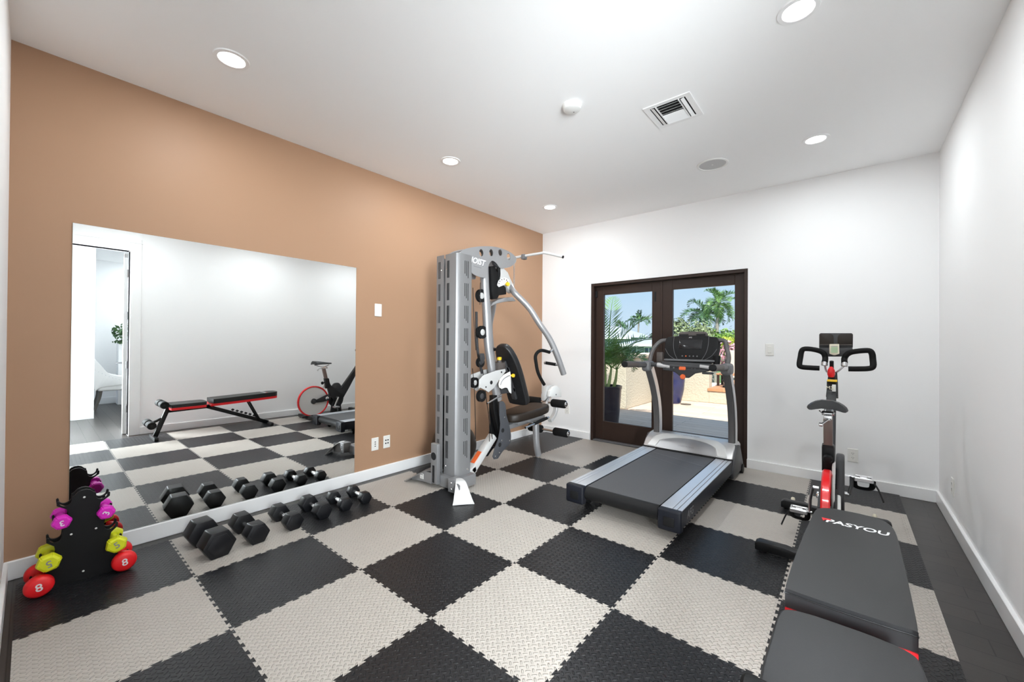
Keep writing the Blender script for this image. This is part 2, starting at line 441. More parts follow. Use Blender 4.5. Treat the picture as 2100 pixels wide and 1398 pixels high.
mb = MB(); mb.box((W, OY1, 0), (W+0.12, YF, H)); mb.box((W, -2.4, 0), (W+0.12, OY0, H)); mb.box((W, OY0, OZ), (W+0.12, OY1, H))
struct('wall_right', mb, M['white'], 'white side wall beside the exercise bench, with a doorway', 'wall')
mb = MB(); mb.box((0, YN-0.2, 0), (W, YN, H))
struct('wall_near', mb, M['white'], 'white wall at the near end of the gym', 'wall')
def base(name, a, b, label):
    mb = MB(); mb.box(a, b, 0.003, 1); struct(name, mb, M['trim'], label, 'baseboard')
base('baseboard_left', (0, YN, 0), (0.018, YF, 0.10), 'white baseboard below the mirror wall')
mb = MB(); mb.box((0.018, YF-0.018, 0), (DX0+0.002, YF, 0.10), 0.003, 1); mb.box((DX1-0.002, YF-0.018, 0), (W-0.018, YF, 0.10), 0.003, 1)
struct('baseboard_far', mb, M['trim'], 'white baseboard either side of the patio doors', 'baseboard')
base('baseboard_right', (W-0.018, OY1+0.115, 0), (W, YF, 0.10), 'white baseboard along the right wall')
base('baseboard_near', (0.018, YN, 0), (W-0.02, YN+0.016, 0.10), 'white baseboard along the near wall')
mb = MB()
for a, b in (((W-0.02, OY1, 0), (W+0.14, OY1+0.115, OZ+0.165)), ((W-0.02, OY0-0.04, 0), (W+0.14, OY0, OZ+0.165)), ((W-0.02, OY0, OZ), (W+0.14, OY1, OZ+0.165))): mb.box(a, b, 0.004, 1)
mb.box((W-0.026, OY0-0.04, OZ+0.11), (W+0.01, OY1+0.12, OZ+0.125))
struct('trim_1', mb, M['trim'], 'white casing around the doorway in the right wall', 'trim')
# next room seen in the mirror through that doorway
HX = 8.1
mb = MB(); mb.box((HX, -3.0, 0), (HX+0.12, 1.9, H)); struct('wall_hall_end', mb, M['white'], 'white end wall of the next room', 'wall')
mb = MB(); mb.box((6.05, -3.0, 0), (6.17, -0.55, H)); struct('wall_hall_corner', mb, M['white'], 'white partition wall facing the doorway', 'wall')
mb = MB(); mb.box((W+0.12, -2.32, 0), (6.05, -2.2, H)); struct('wall_hall_near', mb, M['white'], 'white near wall of the hall', 'wall')
mb = MB(); mb.box((W+0.12, 1.78, 0), (HX, 1.9, H)); struct('wall_hall_back', mb, M['white'], 'white back wall of the next room', 'wall')
base('baseboard_hall', (HX-0.018, -3.0, 0), (HX, 1.78, 0.13), 'white baseboard of the next room')
base('baseboard_hall_corner', (6.032, -2.2, 0), (6.05, -0.55, 0.13), 'white baseboard on the partition wall')
hd = bpy.data.lights.new('hall_fill_light', 'AREA'); hd.shape = 'RECTANGLE'; hd.size = 1.6; hd.size_y = 1.2; hd.energy = HALL_W; hd.color = (0.89, 0.96, 1.0)  # added light without a fixture, brightens the next room
ho = link(bpy.data.objects.new('hall_fill_light', hd)); ho.location = (7.2, 0.75, H-0.03)
hw = bpy.data.lights.new('doorway_fill_light', 'AREA'); hw.shape = 'RECTANGLE'; hw.size = 0.8; hw.size_y = 1.9; hw.energy = DOORWAY_FILL_W; hw.color = (0.89, 0.96, 1.0); hw.spread = math.radians(122)  # added fill panel, no window behind it; aimed through the doorway
hwo = link(bpy.data.objects.new('doorway_fill_light', hw)); hwo.location = (5.0, -1.64, 1.32); hwo.rotation_euler = Vector((-0.60, 0.80, -0.10)).to_track_quat('-Z', 'Z').to_euler()

# patio double doors
d1 = thing('door_1', 'dark bronze double patio doors with tall glass panes', 'door', (DX0, YF, 0), kind='structure')
fr = MB()
for a, b in (((DX0, YF+0.012, 0), (DX0+0.035, YF+0.16, DZ)), ((DX1-0.035, YF+0.012, 0), (DX1, YF+0.16, DZ)), ((DX0+0.035, YF+0.012, DZ-0.035), (DX1-0.035, YF+0.16, DZ))): fr.box(a, b, 0.002, 1)
obj('door_frame', fr, M['bronze'], d1)
th = MB(); th.box((DX0+0.035, YF+0.01, 0), (DX1-0.035, YF+0.16, 0.018), 0.003, 1); obj('threshold', th, M['mgrey'], d1)
def leaf(x0, x1, g0, g1):
    lf = MB(); y0, y1 = YF+0.075, YF+0.12; z0, z1 = 0.022, DZ-0.038; gz0, gz1 = 0.262, 1.932
    lf.box((x0, y0, z0), (g0, y1, z1), 0.003, 1); lf.box((g1, y0, z0), (x1, y1, z1), 0.003, 1)
    lf.box((g0, y0, z0), (g1, y1, gz0), 0.003, 1); lf.box((g0, y0, gz1), (g1, y1, z1), 0.003, 1)
    o = obj('door_leaf', lf, M['bronze'], d1)
    p = MB(); p.box((g0-0.005, y0+0.018, gz0-0.005), (g1+0.005, y0+0.024, gz1+0.005)); obj('glass_pane', p, M['glass'], o)
    return o
l1 = leaf(DX0+0.038, 1.706, 0.945, 1.592)
l2 = leaf(1.710, DX1-0.038, 1.838, 2.492)
b = MB(); b.box((1.62, YF+0.068, 1.80), (1.645, YF+0.076, 1.92), 0.003, 1); obj('flush_bolt', b, M['black'], l1)
b = MB(); b.box((1.695, YF+0.066, 0.02), (1.722, YF+0.078, DZ-0.04), 0.003, 1); obj('astragal', b, M['bronze'], l2)
b = MB(); b.box((DX0+0.036, YF+0.055, 1.90), (DX0+0.062, YF+0.078, 1.99), 0.004, 1); obj('hinge', b, M['black'], l1)

# mirror
mr = thing('wall_mirror', 'large frameless mirror on the tan wall behind the dumbbells', 'mirror', (0.0, -0.19, 0.10))
mb = MB(); mb.box((0.001, -1.055, 0.101), (0.006, 0.682, 1.957)); obj('mirror_backing', mb, M['mirror_edge'], mr)
mb = MB(); mb.box((0.006, -1.0545, 0.1015), (0.0066, 0.6815, 1.9565)); obj('mirror_glass', mb, M['mirror'], mr)

# hall door, chair, plant
dr = thing('hall_door', 'white door standing open into the next room, seen in the mirror', 'door', (4.13, -0.39, 0.0))
R5 = Matrix.Rotation(math.radians(5.5), 3, 'Z')
mb = MB(); mb.box((4.135, -0.412, 0.01), (4.935, -0.372, 2.47), 0.002, 1, R5, (4.135, -0.372, 1.2)); obj('door_leaf', mb, M['trim'], dr)
for z in (0.35, 0.95, 1.62, 2.2):
    mb = MB(); mb.box((4.118, -0.385, z-0.05), (4.14, -0.345, z+0.05), 0.002, 1); obj('hinge', mb, M['steel'], dr)
mb = MB(); mb.cyl((4.86, -0.34, 0.95), (4.86, -0.40, 0.95), 0.012); mb.cyl((4.86, -0.40, 0.95), (4.75, -0.41, 0.95), 0.009); obj('handle', mb, M['dgrey'], dr)

ch = thing('dining_chair', 'white upholstered chair with curved dark legs, seen in the mirror', 'chair', (7.25, -0.1, 0))
def leg(x, y, dx, dy):
    return MB().tube([(x, y, 0.36), (x+dx*0.2, y+dy*0.2, 0.22), (x+dx, y+dy, 0.0)], 0.022, n=8, smooth=4, radii=(0.027, 0.017), sq=True)
for a in ((7.08, -0.40, -0.02, -0.075), (7.45, -0.40, 0.02, -0.075), (7.10, 0.12, -0.01, 0.03), (7.43, 0.12, 0.01, 0.03)): obj('leg', leg(*a), M['chairl'], ch)
mb = MB(); mb.box((7.02, -0.44, 0.35), (7.51, 0.18, 0.50), 0.03, 3); obj('seat', mb, M['chairf'], ch)
mb = MB()
prof = catm2([(-0.47, 0.36), (-0.53, 0.62), (-0.555, 0.93), (-0.49, 0.945), (-0.40, 0.82), (-0.28, 0.66), (0.02, 0.56), (0.03, 0.48), (-0.4, 0.42)], 4, True)
mb.prism(prof, 'x', 7.0, 7.055, bev=0.01); mb.prism(prof, 'x', 7.475, 7.53, bev=0.01)
mb.prism([(-0.44, 0.40), (-0.50, 0.62), (-0.53, 0.935), (-0.47, 0.945), (-0.42, 0.7), (-0.38, 0.45)], 'x', 7.05, 7.48, bev=0.015); obj('backrest', mb, M['chairf'], ch)
for i in range(12):
    mb = MB(); t_ = i/11; mb.lathe([(0.0, 0.003), (0.004, 0.002), (0.006, 0.0)], (6.999, -0.52+0.5*t_, 0.78-0.25*math.sin(t_*PI/2)), (-1, 0, 0), 8); obj('nailhead', mb, M['steel'], ch)

def leafcloud(mb, c, rad, n, size, rng, tilt=0.6, flat=0.0):
    c = Vector(c)
    for _ in range(n):
        while True:
            d = Vector((rng.uniform(-1,1), rng.uniform(-1,1), rng.uniform(-1,1)))
            if 0.3 < d.length < 1: break
        d = d.normalized() * (rng.uniform(0.55, 1.0))
        nz = mnoise.noise(d*2.3 + c*0.37)*0.35
        p = c + Vector((d.x*rad[0], d.y*rad[1], d.z*rad[2]))*(1+nz)
        nrm = (d + Vector((rng.uniform(-1,1), rng.uniform(-1,1), rng.uniform(-1,1)))*tilt).normalized()
        a = nrm.orthogonal().normalized(); a.rotate(Matrix.Rotation(rng.uniform(0, 6.28), 3, nrm)); b_ = nrm.cross(a)
        s_ = size*rng.uniform(0.6, 1.3)
        v = [mb.bm.verts.new(p + a*s_), mb.bm.verts.new(p + b_*s_*0.45 + nrm*s_*0.15), mb.bm.verts.new(p - a*s_), mb.bm.verts.new(p - b_*s_*0.45 + nrm*s_*0.15)]
        mb.bm.faces.new(v)
rng = random.Random(5)
pl_ = thing('trailing_plant', 'trailing green plant in the next room, half hidden by the open door', 'plant', (7.85, 0.02, 1.241))
mb = MB(); leafcloud(mb, (7.76, -0.05, 1.40), (0.15, 0.15, 0.24), 90, 0.055, rng); obj('leaves', mb, M['leafd'], pl_, recalc=False)
mb = MB(); mb.lathe([(0.0, 1.24), (0.07, 1.24), (0.10, 1.40), (0.095, 1.41), (0.0, 1.38)], (7.85, 0.02, 0.001)); obj('pot', mb, M['whitep'], pl_)
mb = MB(); mb.box((7.72, -0.11, 0), (7.98, 0.15, 1.24), 0.006, 1)
solo('plant_stand', mb, M['trim'], 'tall white pedestal under the trailing plant in the next room', 'plant stand', (7.85, 0.02, 0))

# ------------------------------------------------------------------ foam mats
U = 0.61; OX, OY, TH = 0.1183, -0.0212, 0.0034; MT = 0.013
def teeth(n=10, a=0.0058):
    p = U/n; out = []
    for k_ in range(n):
        c = (k_+0.5)*p
        out += [(c-0.17*p, 0), (c-0.29*p, 2*a), (c+0.29*p, 2*a), (c+0.17*p, 0)]
    return out
TE = teeth()
_tiles = {}
def tile_mesh(left, right, far, yend, part='body', near=False):
    key = (left, right, far, part, near)
    if key in _tiles: return _tiles[key]
    g = 0.0005
    pts = []
    if part == 'strip':
        pts += [(U-0.03-0.0058+o+0.001, t) for t, o in TE if t < yend] + [(U, yend if far else U), (U, 0)]
        pts = [(U-0.0348, 0)] + [(x, y) for x, y in pts[:-2]] + [(U-0.0348, yend if far else U)] + pts[-2:]
    else:
        xr = U if right != 'strip' else U-0.03-0.0058
        pts += [(0, 0)] + ([] if near else [(t, o) for t, o in TE if t < xr-0.004])
        pts += [(xr, 0)] + [(xr+o, t) for t, o in TE if t < yend]
        if far: pts += [(xr, yend), (0, yend)]
        else: pts += [(xr, U)] + [(t, U+o) for t, o in reversed(TE) if t < xr-0.004] + [(0, U)]
        if left == 'd': pts += [(o, t) for t, o in reversed(TE) if t < yend]
    mb = MB(); mb.prism(pts, 'z', 0.0, MT)
    me = mb.mesh(ang=30, name='foam_mat'); _tiles[key] = me
    return me
ordn = ['first', 'second', 'third', 'fourth', 'fifth', 'sixth', 'seventh', 'eighth']
for i in range(6):
    for j in range(-2, 6):
        darkt = (i+j) % 2 == 0
        if i == 1 and j == 5: darkt = False
        if i == 0 and j == 5: darkt = True
        m_ = M['mat_dark' if darkt else 'mat_light']
        far = j == 5
        me = tile_mesh('s' if i == 0 else 'd', 'strip' if i == 5 else 'd', far, 0.515 if far else 9.0, near=j == -2).copy()
        me.materials.append(m_)
        o = link(bpy.data.objects.new('foam_mat', me))
        o.location = (OX + (i*math.cos(TH) - j*math.sin(TH))*U, OY + (i*math.sin(TH) + j*math.cos(TH))*U, 0.0)
        o.rotation_euler = (0, 0, TH)
        tag(o, '%s puzzle floor mat, %s from the mirror wall, %s row from the patio doors' % ('charcoal' if darkt else 'pale grey', ordn[i], ordn[5-j]), 'floor mat', 'interlocking foam floor mats')
        if i == 5:
            ms = tile_mesh('s', 'strip', far, 0.515 if far else 9.0, 'strip').copy(); ms.materials.append(m_)
            e_ = link(bpy.data.objects.new('edge_strip', ms)); e_.parent = o

# ------------------------------------------------------------------ ceiling fixtures
def downlight(x, y, label):
    r = thing('recessed_ceiling_light', label, 'ceiling light', (x, y, H), 'recessed ceiling lights')
    mb = MB(); mb.lathe([(0.062, -0.002), (0.066, -0.007), (0.085, -0.006), (0.088, 0.0)], (x, y, H), n=36)
    mb.lathe([(0.062, -0.002), (0.060, 0.004)], (x, y, H), n=36); obj('trim_ring', mb, M['trim'], r)
    mb = MB(); mb.lathe([(0.0, -0.0035), (0.062, -0.0035)], (x, y, H), n=36); obj('lens', mb, M['lamp'], r)
    ld = bpy.data.lights.new('lamp_light', 'AREA'); ld.shape = 'DISK'; ld.size = 0.12; ld.energy = LAMP_W; ld.color = (0.91, 0.97, 1.0)
    lo = link(bpy.data.objects.new('lamp_light', ld)); lo.parent = r; lo.location = (0, 0, -0.012)
    return r
downlight(0.742, -0.486, 'recessed round ceiling light above the left end of the mirror')
downlight(0.741, 1.15, 'recessed round ceiling light nearest above the weight machine tower')
downlight(0.745, 2.68, 'recessed round ceiling light in the corner beyond the weight machine')
downlight(3.238, -0.486, 'recessed round ceiling light above the near end of the workout bench')
downlight(3.243, 1.136, 'recessed round ceiling light at the top edge above the bench')
downlight(3.234, 2.689, 'recessed round ceiling light beside the round speaker, near the right wall')

mb = MB(); mb.lathe([(0.0, -0.034), (0.048, -0.034), (0.056, -0.03), (0.064, -0.012), (0.066, 0.0)], (2.003, 1.116, H), n=36)
r = thing('smoke_detector', 'round white smoke detector on the ceiling beside the air vent', 'smoke detector', (2.003, 1.116, H)); obj('cover', mb, M['whitep'], r)
mb = MB(); mb.lathe([(0.0, -0.0015), (0.005, -0.001)], (2.003, 1.14, H-0.034), n=10); obj('indicator', mb, M['mgrey'], r)
r = thing('ceiling_speaker', 'round flush white speaker grille on the ceiling towards the patio doors', 'speaker', (2.503, 2.664, H))
mb = MB(); mb.lathe([(0.108, -0.002), (0.112, -0.008), (0.126, -0.006), (0.128, 0.0)], (2.503, 2.664, H), n=40); obj('rim', mb, M['whitep'], r)
mg = mat('perforated_white_grille', (0.55, 0.55, 0.55), 0.6, bump=0.6, bscale=600)
mb = MB(); mb.lathe([(0.0, -0.004), (0.108, -0.002)], (2.503, 2.664, H), n=40); obj('grille', mb, mg, r)
mb = MB(); mb.lathe([(0.0, -0.0065), (0.008, -0.005)], (2.503, 2.664, H), n=12); obj('badge', mb, M['whitep'], r)

vx0, vx1, vy0, vy1 = 2.354, 2.657, 1.452, 1.774
r = thing('air_vent', 'square white louvred air vent on the ceiling', 'air vent', ((vx0+vx1)/2, (vy0+vy1)/2, H))
ix0, ix1, iy0, iy1 = vx0+0.035, vx1-0.035, vy0+0.03, vy1-0.03
mb = MB(); mb.prism([(vx0, vy0), (vx1, vy0), (vx1, vy1), (vx0, vy1)], 'z', H-0.007, H-0.001, holes=[[(ix0, iy0), (ix0, iy1), (ix1, iy1), (ix1, iy0)]]); obj('frame', mb, M['trim'], r)
mb = MB(); mb.box((ix0, iy0, H-0.0015), (ix1, iy1, H-0.0005)); obj('duct_opening', mb, M['dark'], r)
for x in (ix0+0.042, ix1-0.042):
    mb = MB(); mb.box((x-0.003, iy0, H-0.012), (x+0.003, iy1, H-0.002)); obj('divider', mb, M['trim'], r)
ctr = (iy0+iy1)/2
for k_ in range(8):
    y = iy0+0.018 + k_*(iy1-iy0-0.036)/7; a = 40 if y < ctr else -40
    mb = MB(); mb.box((ix0+0.045, y-0.0095, H-0.0085), (ix1-0.045, y+0.0095, H-0.0077), 0, 1, Matrix.Rotation(math.radians(a*0.9), 3, 'X')); obj('louvre', mb, M['trim'], r)
for x, a in ((ix0+0.02, 18), (ix1-0.02, -18)):
    mb = MB(); mb.box((x-0.011, iy0+0.004, H-0.0095), (x+0.011, iy1-0.004, H-0.0085), 0, 1, Matrix.Rotation(math.radians(a), 3, 'Y')); obj('louvre', mb, M['trim'], r)

# ------------------------------------------------------------------ wall plates
def plate(name, c, ax, label, cat, kind):
    """ax: wall normal 'x+' 'x-' 'y-'"""
    c = Vector(c); n = {'x+': Vector((1,0,0)), 'x-': Vector((-1,0,0)), 'y-': Vector((0,-1,0))}[ax]
    h = Vector((0,0,1)).cross(n)
    r = thing(name, label, cat, c)
    def bx(u0, v0, u1, v1, d0, d1, bev=0.0):
        p = c + h*u0 + Vector((0,0,v0)) + n*d0; q = c + h*u1 + Vector((0,0,v1)) + n*d1
        return MB().box(p, q, bev, 1)
    obj('plate', bx(-0.037, -0.06, 0.037, 0.06, 0, 0.007, 0.003), M['plate'], r)
    if kind == 'switch': obj('rocker', bx(-0.016, -0.033, 0.016, 0.033, 0.006, 0.011, 0.002), M['plate'], r)
    if kind == 'outlet':
        for dz in (-0.02, 0.02):
            f_ = obj('socket', bx(-0.016, dz-0.014, 0.016, dz+0.014, 0.006, 0.0085, 0.002), M['plate'], r)
            for du in (-0.006, 0.006): obj('slot', bx(du-0.0012, dz-0.003, du+0.0012, dz+0.006, 0.008, 0.009), M['dark'], f_)
            obj('slot', bx(-0.002, dz-0.011, 0.002, dz-0.007, 0.008, 0.009), M['dark'], f_)
    if kind == 'jack3':
        for dz in (-0.02, 0.0, 0.02): obj('jack', bx(-0.006, dz-0.004, 0.006, dz+0.004, 0.006, 0.0085), M['dark'], r)
    if kind == 'jack4':
        for dz in (-0.013, 0.016):
            for du in (-0.012, 0.012): obj('jack', bx(du-0.007, dz-0.006, du+0.007, dz+0.006, 0.006, 0.0085), M['dark'], r)
    return r
plate('wall_plate', (0.0, 0.908, 1.587), 'x+', 'blank white wall plate high on the tan wall', 'wall plate', 'blank')
plate('data_outlet', (0.0, 0.888, 0.32), 'x+', 'white outlet plate on the tan wall, nearer the mirror', 'outlet', 'jack3')
plate('data_outlet', (0.0, 1.013, 0.32), 'x+', 'white outlet plate on the tan wall, nearer the weight machine', 'outlet', 'jack4')
plate('light_switch', (2.823, YF, 1.236), 'y-', 'white light switch on the wall right of the patio doors', 'switch', 'switch')
plate('wall_outlet', (3.464, YF, 0.29), 'y-', 'white double outlet on the end wall behind the bike', 'outlet', 'outlet')
plate('wall_outlet', (W, 3.0, 0.29), 'x-', 'white double outlet low on the right wall', 'outlet', 'outlet')
plate('wall_outlet', (0.44, YF, 0.37), 'y-', 'white double outlet in the corner behind the weight machine rollers', 'outlet', 'outlet')
FZ = MT   # top of the mats
# ------------------------------------------------------------------ hex dumbbells in a row
def hex_dumbbell(loc, rz, h, hw, L, label):
    """h = hexagon height (flat to flat), hw = head width, L = overall length along local x"""
    r = thing('hex_dumbbell', label, 'dumbbell', (0, 0, 0), 'hex dumbbells below the mirror')
    ORG[r] = Vector((0,0,0))
    R_ = h/2/math.cos(PI/6)
    def hx(rad): return [(rad*math.cos(PI/3*k_), h/2 + rad*math.sin(PI/3*k_)) for k_ in range(6)]
    for s_ in (-1, 1):
        x0, x1 = sorted((s_*(L/2-hw), s_*L/2))
        mb = MB(); mb.prism(hx(R_), 'x', x0+0.0, x1, bev=0.006)
        xo = s_*L/2
        hd_ = obj('head', mb, M['rubber'], r)
        mb = MB(); mb.prism([(a, b) for a, b in hx(R_*0.74)], 'x', xo-0.001, xo+0.0025*s_, bev=0.001); obj('end_cap', mb, M['rubber'], hd_)
    mb = MB(); x = L/2-hw+0.005
    mb.lathe([(0.016, -x), (0.016, -x+0.012), (0.0125, -x+0.02), (0.0165, 0), (0.0125, x-0.02), (0.016, x-0.012), (0.016, x)], (0, 0, h/2), (1, 0, 0), 18)
    obj('handle', mb, M['chrome'], r)
    r.location = loc; r.rotation_euler = (0, 0, rz)
    return r
hex_dumbbell((0.44, -0.495, FZ), math.radians(5), 0.150, 0.110, 0.345, 'largest black hex dumbbell, first in the row and nearest the small dumbbell rack')
hex_dumbbell((0.435, -0.283, FZ), math.radians(3), 0.118, 0.095, 0.325, 'second black hex dumbbell from the small dumbbell rack')
hex_dumbbell((0.425, -0.055, FZ), math.radians(2), 0.105, 0.085, 0.30, 'third black hex dumbbell from the small dumbbell rack')
hex_dumbbell((0.41, 0.152, FZ), math.radians(2), 0.105, 0.085, 0.295, 'fourth black hex dumbbell in the row, third from the weight machine')
hex_dumbbell((0.41, 0.335, FZ), math.radians(-3), 0.088, 0.07, 0.27, 'second black hex dumbbell from the weight machine')
hex_dumbbell((0.40, 0.505, FZ), math.radians(-3), 0.084, 0.065, 0.265, 'smallest black hex dumbbell, last in the row and nearest the weight machine')

# ------------------------------------------------------------------ small dumbbells on their rack
RY = -1.013   # rack centre
LEV = [(0.152, 0.058), (0.121, 0.160), (0.099, 0.252), (0.080, 0.345), (0.066, 0.428)]   # cradle centres: out from the middle, up from the mat
RR = 0.0215
rk = thing('dumbbell_rack', 'black plastic tree shaped dumbbell rack in the near corner beside the mirror', 'dumbbell rack', (0.285, RY, FZ))
def half(s_):
    out = [(0.10, 0.0), (0.165, 0.0), (0.178, 0.010)]
    for k_, (w, z) in enumerate(LEV):
        out += [(w+RR+0.009, z-0.012), (w+RR+0.010, z+0.006), (w+RR+0.004, z+0.011), (w+RR, z+0.004)]
        for a in range(10, 171, 20): out.append((w+RR*math.cos(math.radians(-a)), z+RR*math.sin(math.radians(-a))))
        out.append((w-RR, z+0.006))
        out.append((w-RR-0.002, z+0.022))
        if k_ < 4: nw, nz = LEV[k_+1]; out.append((max(w-RR+0.004, nw-0.004), nz-RR-0.016))
    out += [(0.036, 0.452), (0.022, 0.468), (0.008, 0.474)]
    return [(s_*x, z) for x, z in out]
poly = [(RY+y, FZ+z) for y, z in half(1)] + [(RY+y, FZ+z) for y, z in reversed(half(-1))]
mb = MB(); mb.prism(poly, 'x', 0.310, 0.323); obj('side_plate', mb, M['blackm'], rk)
mb = MB(); mb.prism(poly, 'x', 0.247, 0.260); obj('side_plate', mb, M['blackm'], rk)
mb = MB(); mb.box((0.258, RY-0.09, FZ+0.005), (0.312, RY+0.09, FZ+0.03), 0.006); mb.box((0.258, RY-0.05, FZ+0.12), (0.312, RY+0.05, FZ+0.26), 0.008); mb.box((0.258, RY-0.015, FZ+0.30), (0.312, RY+0.015, FZ+0.45), 0.006)
obj('spacer', mb, M['blackm'], rk)
for y, z in ((0, 0.435), (-0.045, 0.255), (0.045, 0.255), (0, 0.045)):
    mb = MB(); mb.lathe([(0.0, 0.003), (0.0035, 0.002), (0.005, 0.0)], (0.323, RY+y, FZ+z), (1, 0, 0), 12); obj('screw', mb, M['sticker_w'], rk)
def small_dumbbell(y, z, r_, hw, L, m_, num, ang, label, x0=0.285, hexed=True):
    r = thing('small_dumbbell', label, 'dumbbell', (x0, y, z), 'coloured dumbbells on the small rack')
    n = 6 if hexed else 30
    for s_ in (-1, 1):
        a_, b_ = L/2-hw, L/2
        mb = MB()
        prof = [(0.0, a_), (r_*0.62, a_), (r_*0.92, a_+hw*0.12), (r_, a_+hw*0.38), (r_, b_-hw*0.38), (r_*0.90, b_-hw*0.10), (r_*0.70, b_), (0.0, b_)]
        mb.lathe([(q, s_*h) for q, h in prof], (x0, y, z), (1, 0, 0), n)
        if hexed:
            bmesh.ops.rotate(mb.bm, verts=mb.bm.verts, cent=(x0, y, z), matrix=Matrix.Rotation(math.radians(ang+12), 3, 'X'))
            bmesh.ops.bevel(mb.bm, geom=[e_ for e_ in mb.bm.edges if len(e_.link_faces) == 2 and abs((e_.verts[0].co-e_.verts[1].co).x) > 0.002], offset=0.004, segments=2, affect='EDGES')
        h_ = obj('head', mb, m_, r, ang=32 if hexed else 60)
        if s_ > 0:
            xd = Vector((0, math.cos(math.radians(ang)), math.sin(math.radians(ang)))); yd = Vector((0, -xd.z, xd.y))
            text('number', num, r_*1.0, (x0+b_+0.0004, y, z), xd, yd, M['wtext'] if num != '5' else M['gtext'], h_, 0.0006, bold=0.0006)
    mb = MB(); xm = L/2-hw+0.006; mb.lathe([(0.0175, -xm), (0.0165, -xm*0.5), (0.017, 0), (0.0165, xm*0.5), (0.0175, xm)], (x0, y, z), (1, 0, 0), 18); obj('handle', mb, m_, r)
    return r
for s_, side in ((-1, 'left'), (1, 'right')):
    def slot(k_): w, z = LEV[k_]; return RY+s_*w, FZ+z-RR+0.0172
    small_dumbbell(*slot(0), 0.052, 0.058, 0.225, M['dbell_r'], '8', 8, 'red number 8 dumbbell on the bottom %s slot of the small rack' % side, hexed=False)
    small_dumbbell(*slot(1), 0.047, 0.052, 0.21, M['dbell_y'], '5', 195 if s_ < 0 else 25, 'lime yellow number 5 dumbbell on the %s side of the small rack' % side)
    small_dumbbell(*slot(3), 0.039, 0.046, 0.19, M['dbell_m'], '3', 190 if s_ < 0 else 60, 'magenta number 3 dumbbell on the %s side of the small rack' % side)

# ------------------------------------------------------------------ treadmill
tm = thing('treadmill', 'grey motorised treadmill in front of the patio doors', 'treadmill', (2.19, 2.4, FZ))
TX0, TX1 = 1.765, 2.615
TZ = 0.205
for x0, x1, s_ in ((TX0, TX0+0.145, -1), (TX1-0.145, TX1, 1)):
    mb = MB()
    mb.prism([(x0, 0.10), (x1, 0.10), (x1, TZ-0.008), (x1-0.004, TZ), (x0+0.004, TZ), (x0, TZ-0.008)], 'y', 1.50, 3.0)
    sd = obj('side_rail', mb, M['navy'], tm)
    mb = MB()
    for a, b in ((0.004, 0.078), (0.082, 0.108), (0.112, 0.140)):
        if s_ > 0: mb.box((x0+a, 1.50, TZ-0.002), (x0+b, 2.985, TZ+0.004), 0.002, 1)
        else: mb.box((x1-b, 1.50, TZ-0.002), (x1-a, 2.985, TZ+0.004), 0.002, 1)
    obj('foot_rail', mb, M['rail'], sd)
    mb = MB(); mb.box((x0-0.003, 1.45, 0.072), (x1+0.003, 1.51, TZ+0.004), 0.014, 3); ec = obj('end_cap', mb, M['navy'], tm)
    mb = MB(); mb.box(((x0+x1)/2-0.035, 1.4485, 0.105), ((x0+x1)/2+0.035, 1.452, 0.165), 0.004, 2); obj('badge', mb, M['blackm'], ec)
    mb = MB(); mb.cyl(((x0+x1)/2-0.02, 1.66, FZ+0.024), ((x0+x1)/2+0.02, 1.66, FZ+0.024), 0.024); mb.box(((x0+x1)/2-0.012, 1.64, FZ+0.02), ((x0+x1)/2+0.012, 1.68, 0.11)); obj('rear_foot', mb, M['blackm'], tm)
text('lettering', 'AFG', 0.075, (TX1+0.0006, 1.66, 0.150), (0, 1, 0), (0, 0, 1), M['mgrey'], tm, 0.0005, shear=0.2)
bx0, bx1 = TX0+0.152, TX1-0.152
mb = MB()
mb.box((bx0, 1.515, TZ-0.006), (bx1, 3.0, TZ-0.0005)); mb.box((bx0, 1.515, TZ-0.10), (bx1, 3.0, TZ-0.094))
obj('belt', mb, M['belt'], tm)
mb = MB(); mb.cyl((bx0, 1.515, TZ-0.0505), (bx1, 1.515, TZ-0.0505), 0.05, n=28); obj('rear_roller', mb, M['blackm'], tm)
mb = MB(); mb.box((bx0-0.006, 1.53, 0.125), (bx1+0.006, 3.0, 0.165)); obj('deck', mb, M['blackm'], tm)
mb = MB(); mb.box((bx0-0.05, 1.60, 0.062), (bx1+0.05, 1.625, 0.088), 0.002, 1); obj('crossbar', mb, M['silver'], tm)
for t0 in (2.74, 2.60):
    pass
mb = MB(); mb.beam((bx0+0.002, 2.80, TZ), (bx1-0.002, 2.62, TZ), 0.006, 0.0012); mb.beam((bx0+0.002, 2.66, TZ), (bx1-0.1, 2.46, TZ), 0.004, 0.0012); obj('belt_seam', mb, M['mgrey'], tm)
# motor hood
mb = MB()
hp = [(2.955, TZ-0.02), (2.955, TZ+0.012), (3.02, TZ+0.075), (3.13, TZ+0.125), (3.26, TZ+0.135), (3.34, TZ+0.10), (3.36, 0.09), (2.99, 0.09)]
mb.prism(hp, 'x', TX0+0.005, TX1-0.005, bev=0.012); hood = obj('motor_hood', mb, M['tpostl'], tm)
mb = MB(); mb.prism([(2.945, 0.10), (2.945, TZ+0.006), (2.962, TZ+0.018), (2.985, TZ+0.012), (2.985, 0.10)], 'x', TX0+0.002, TX1-0.002); obj('hood_gasket', mb, M['blackm'], hood)
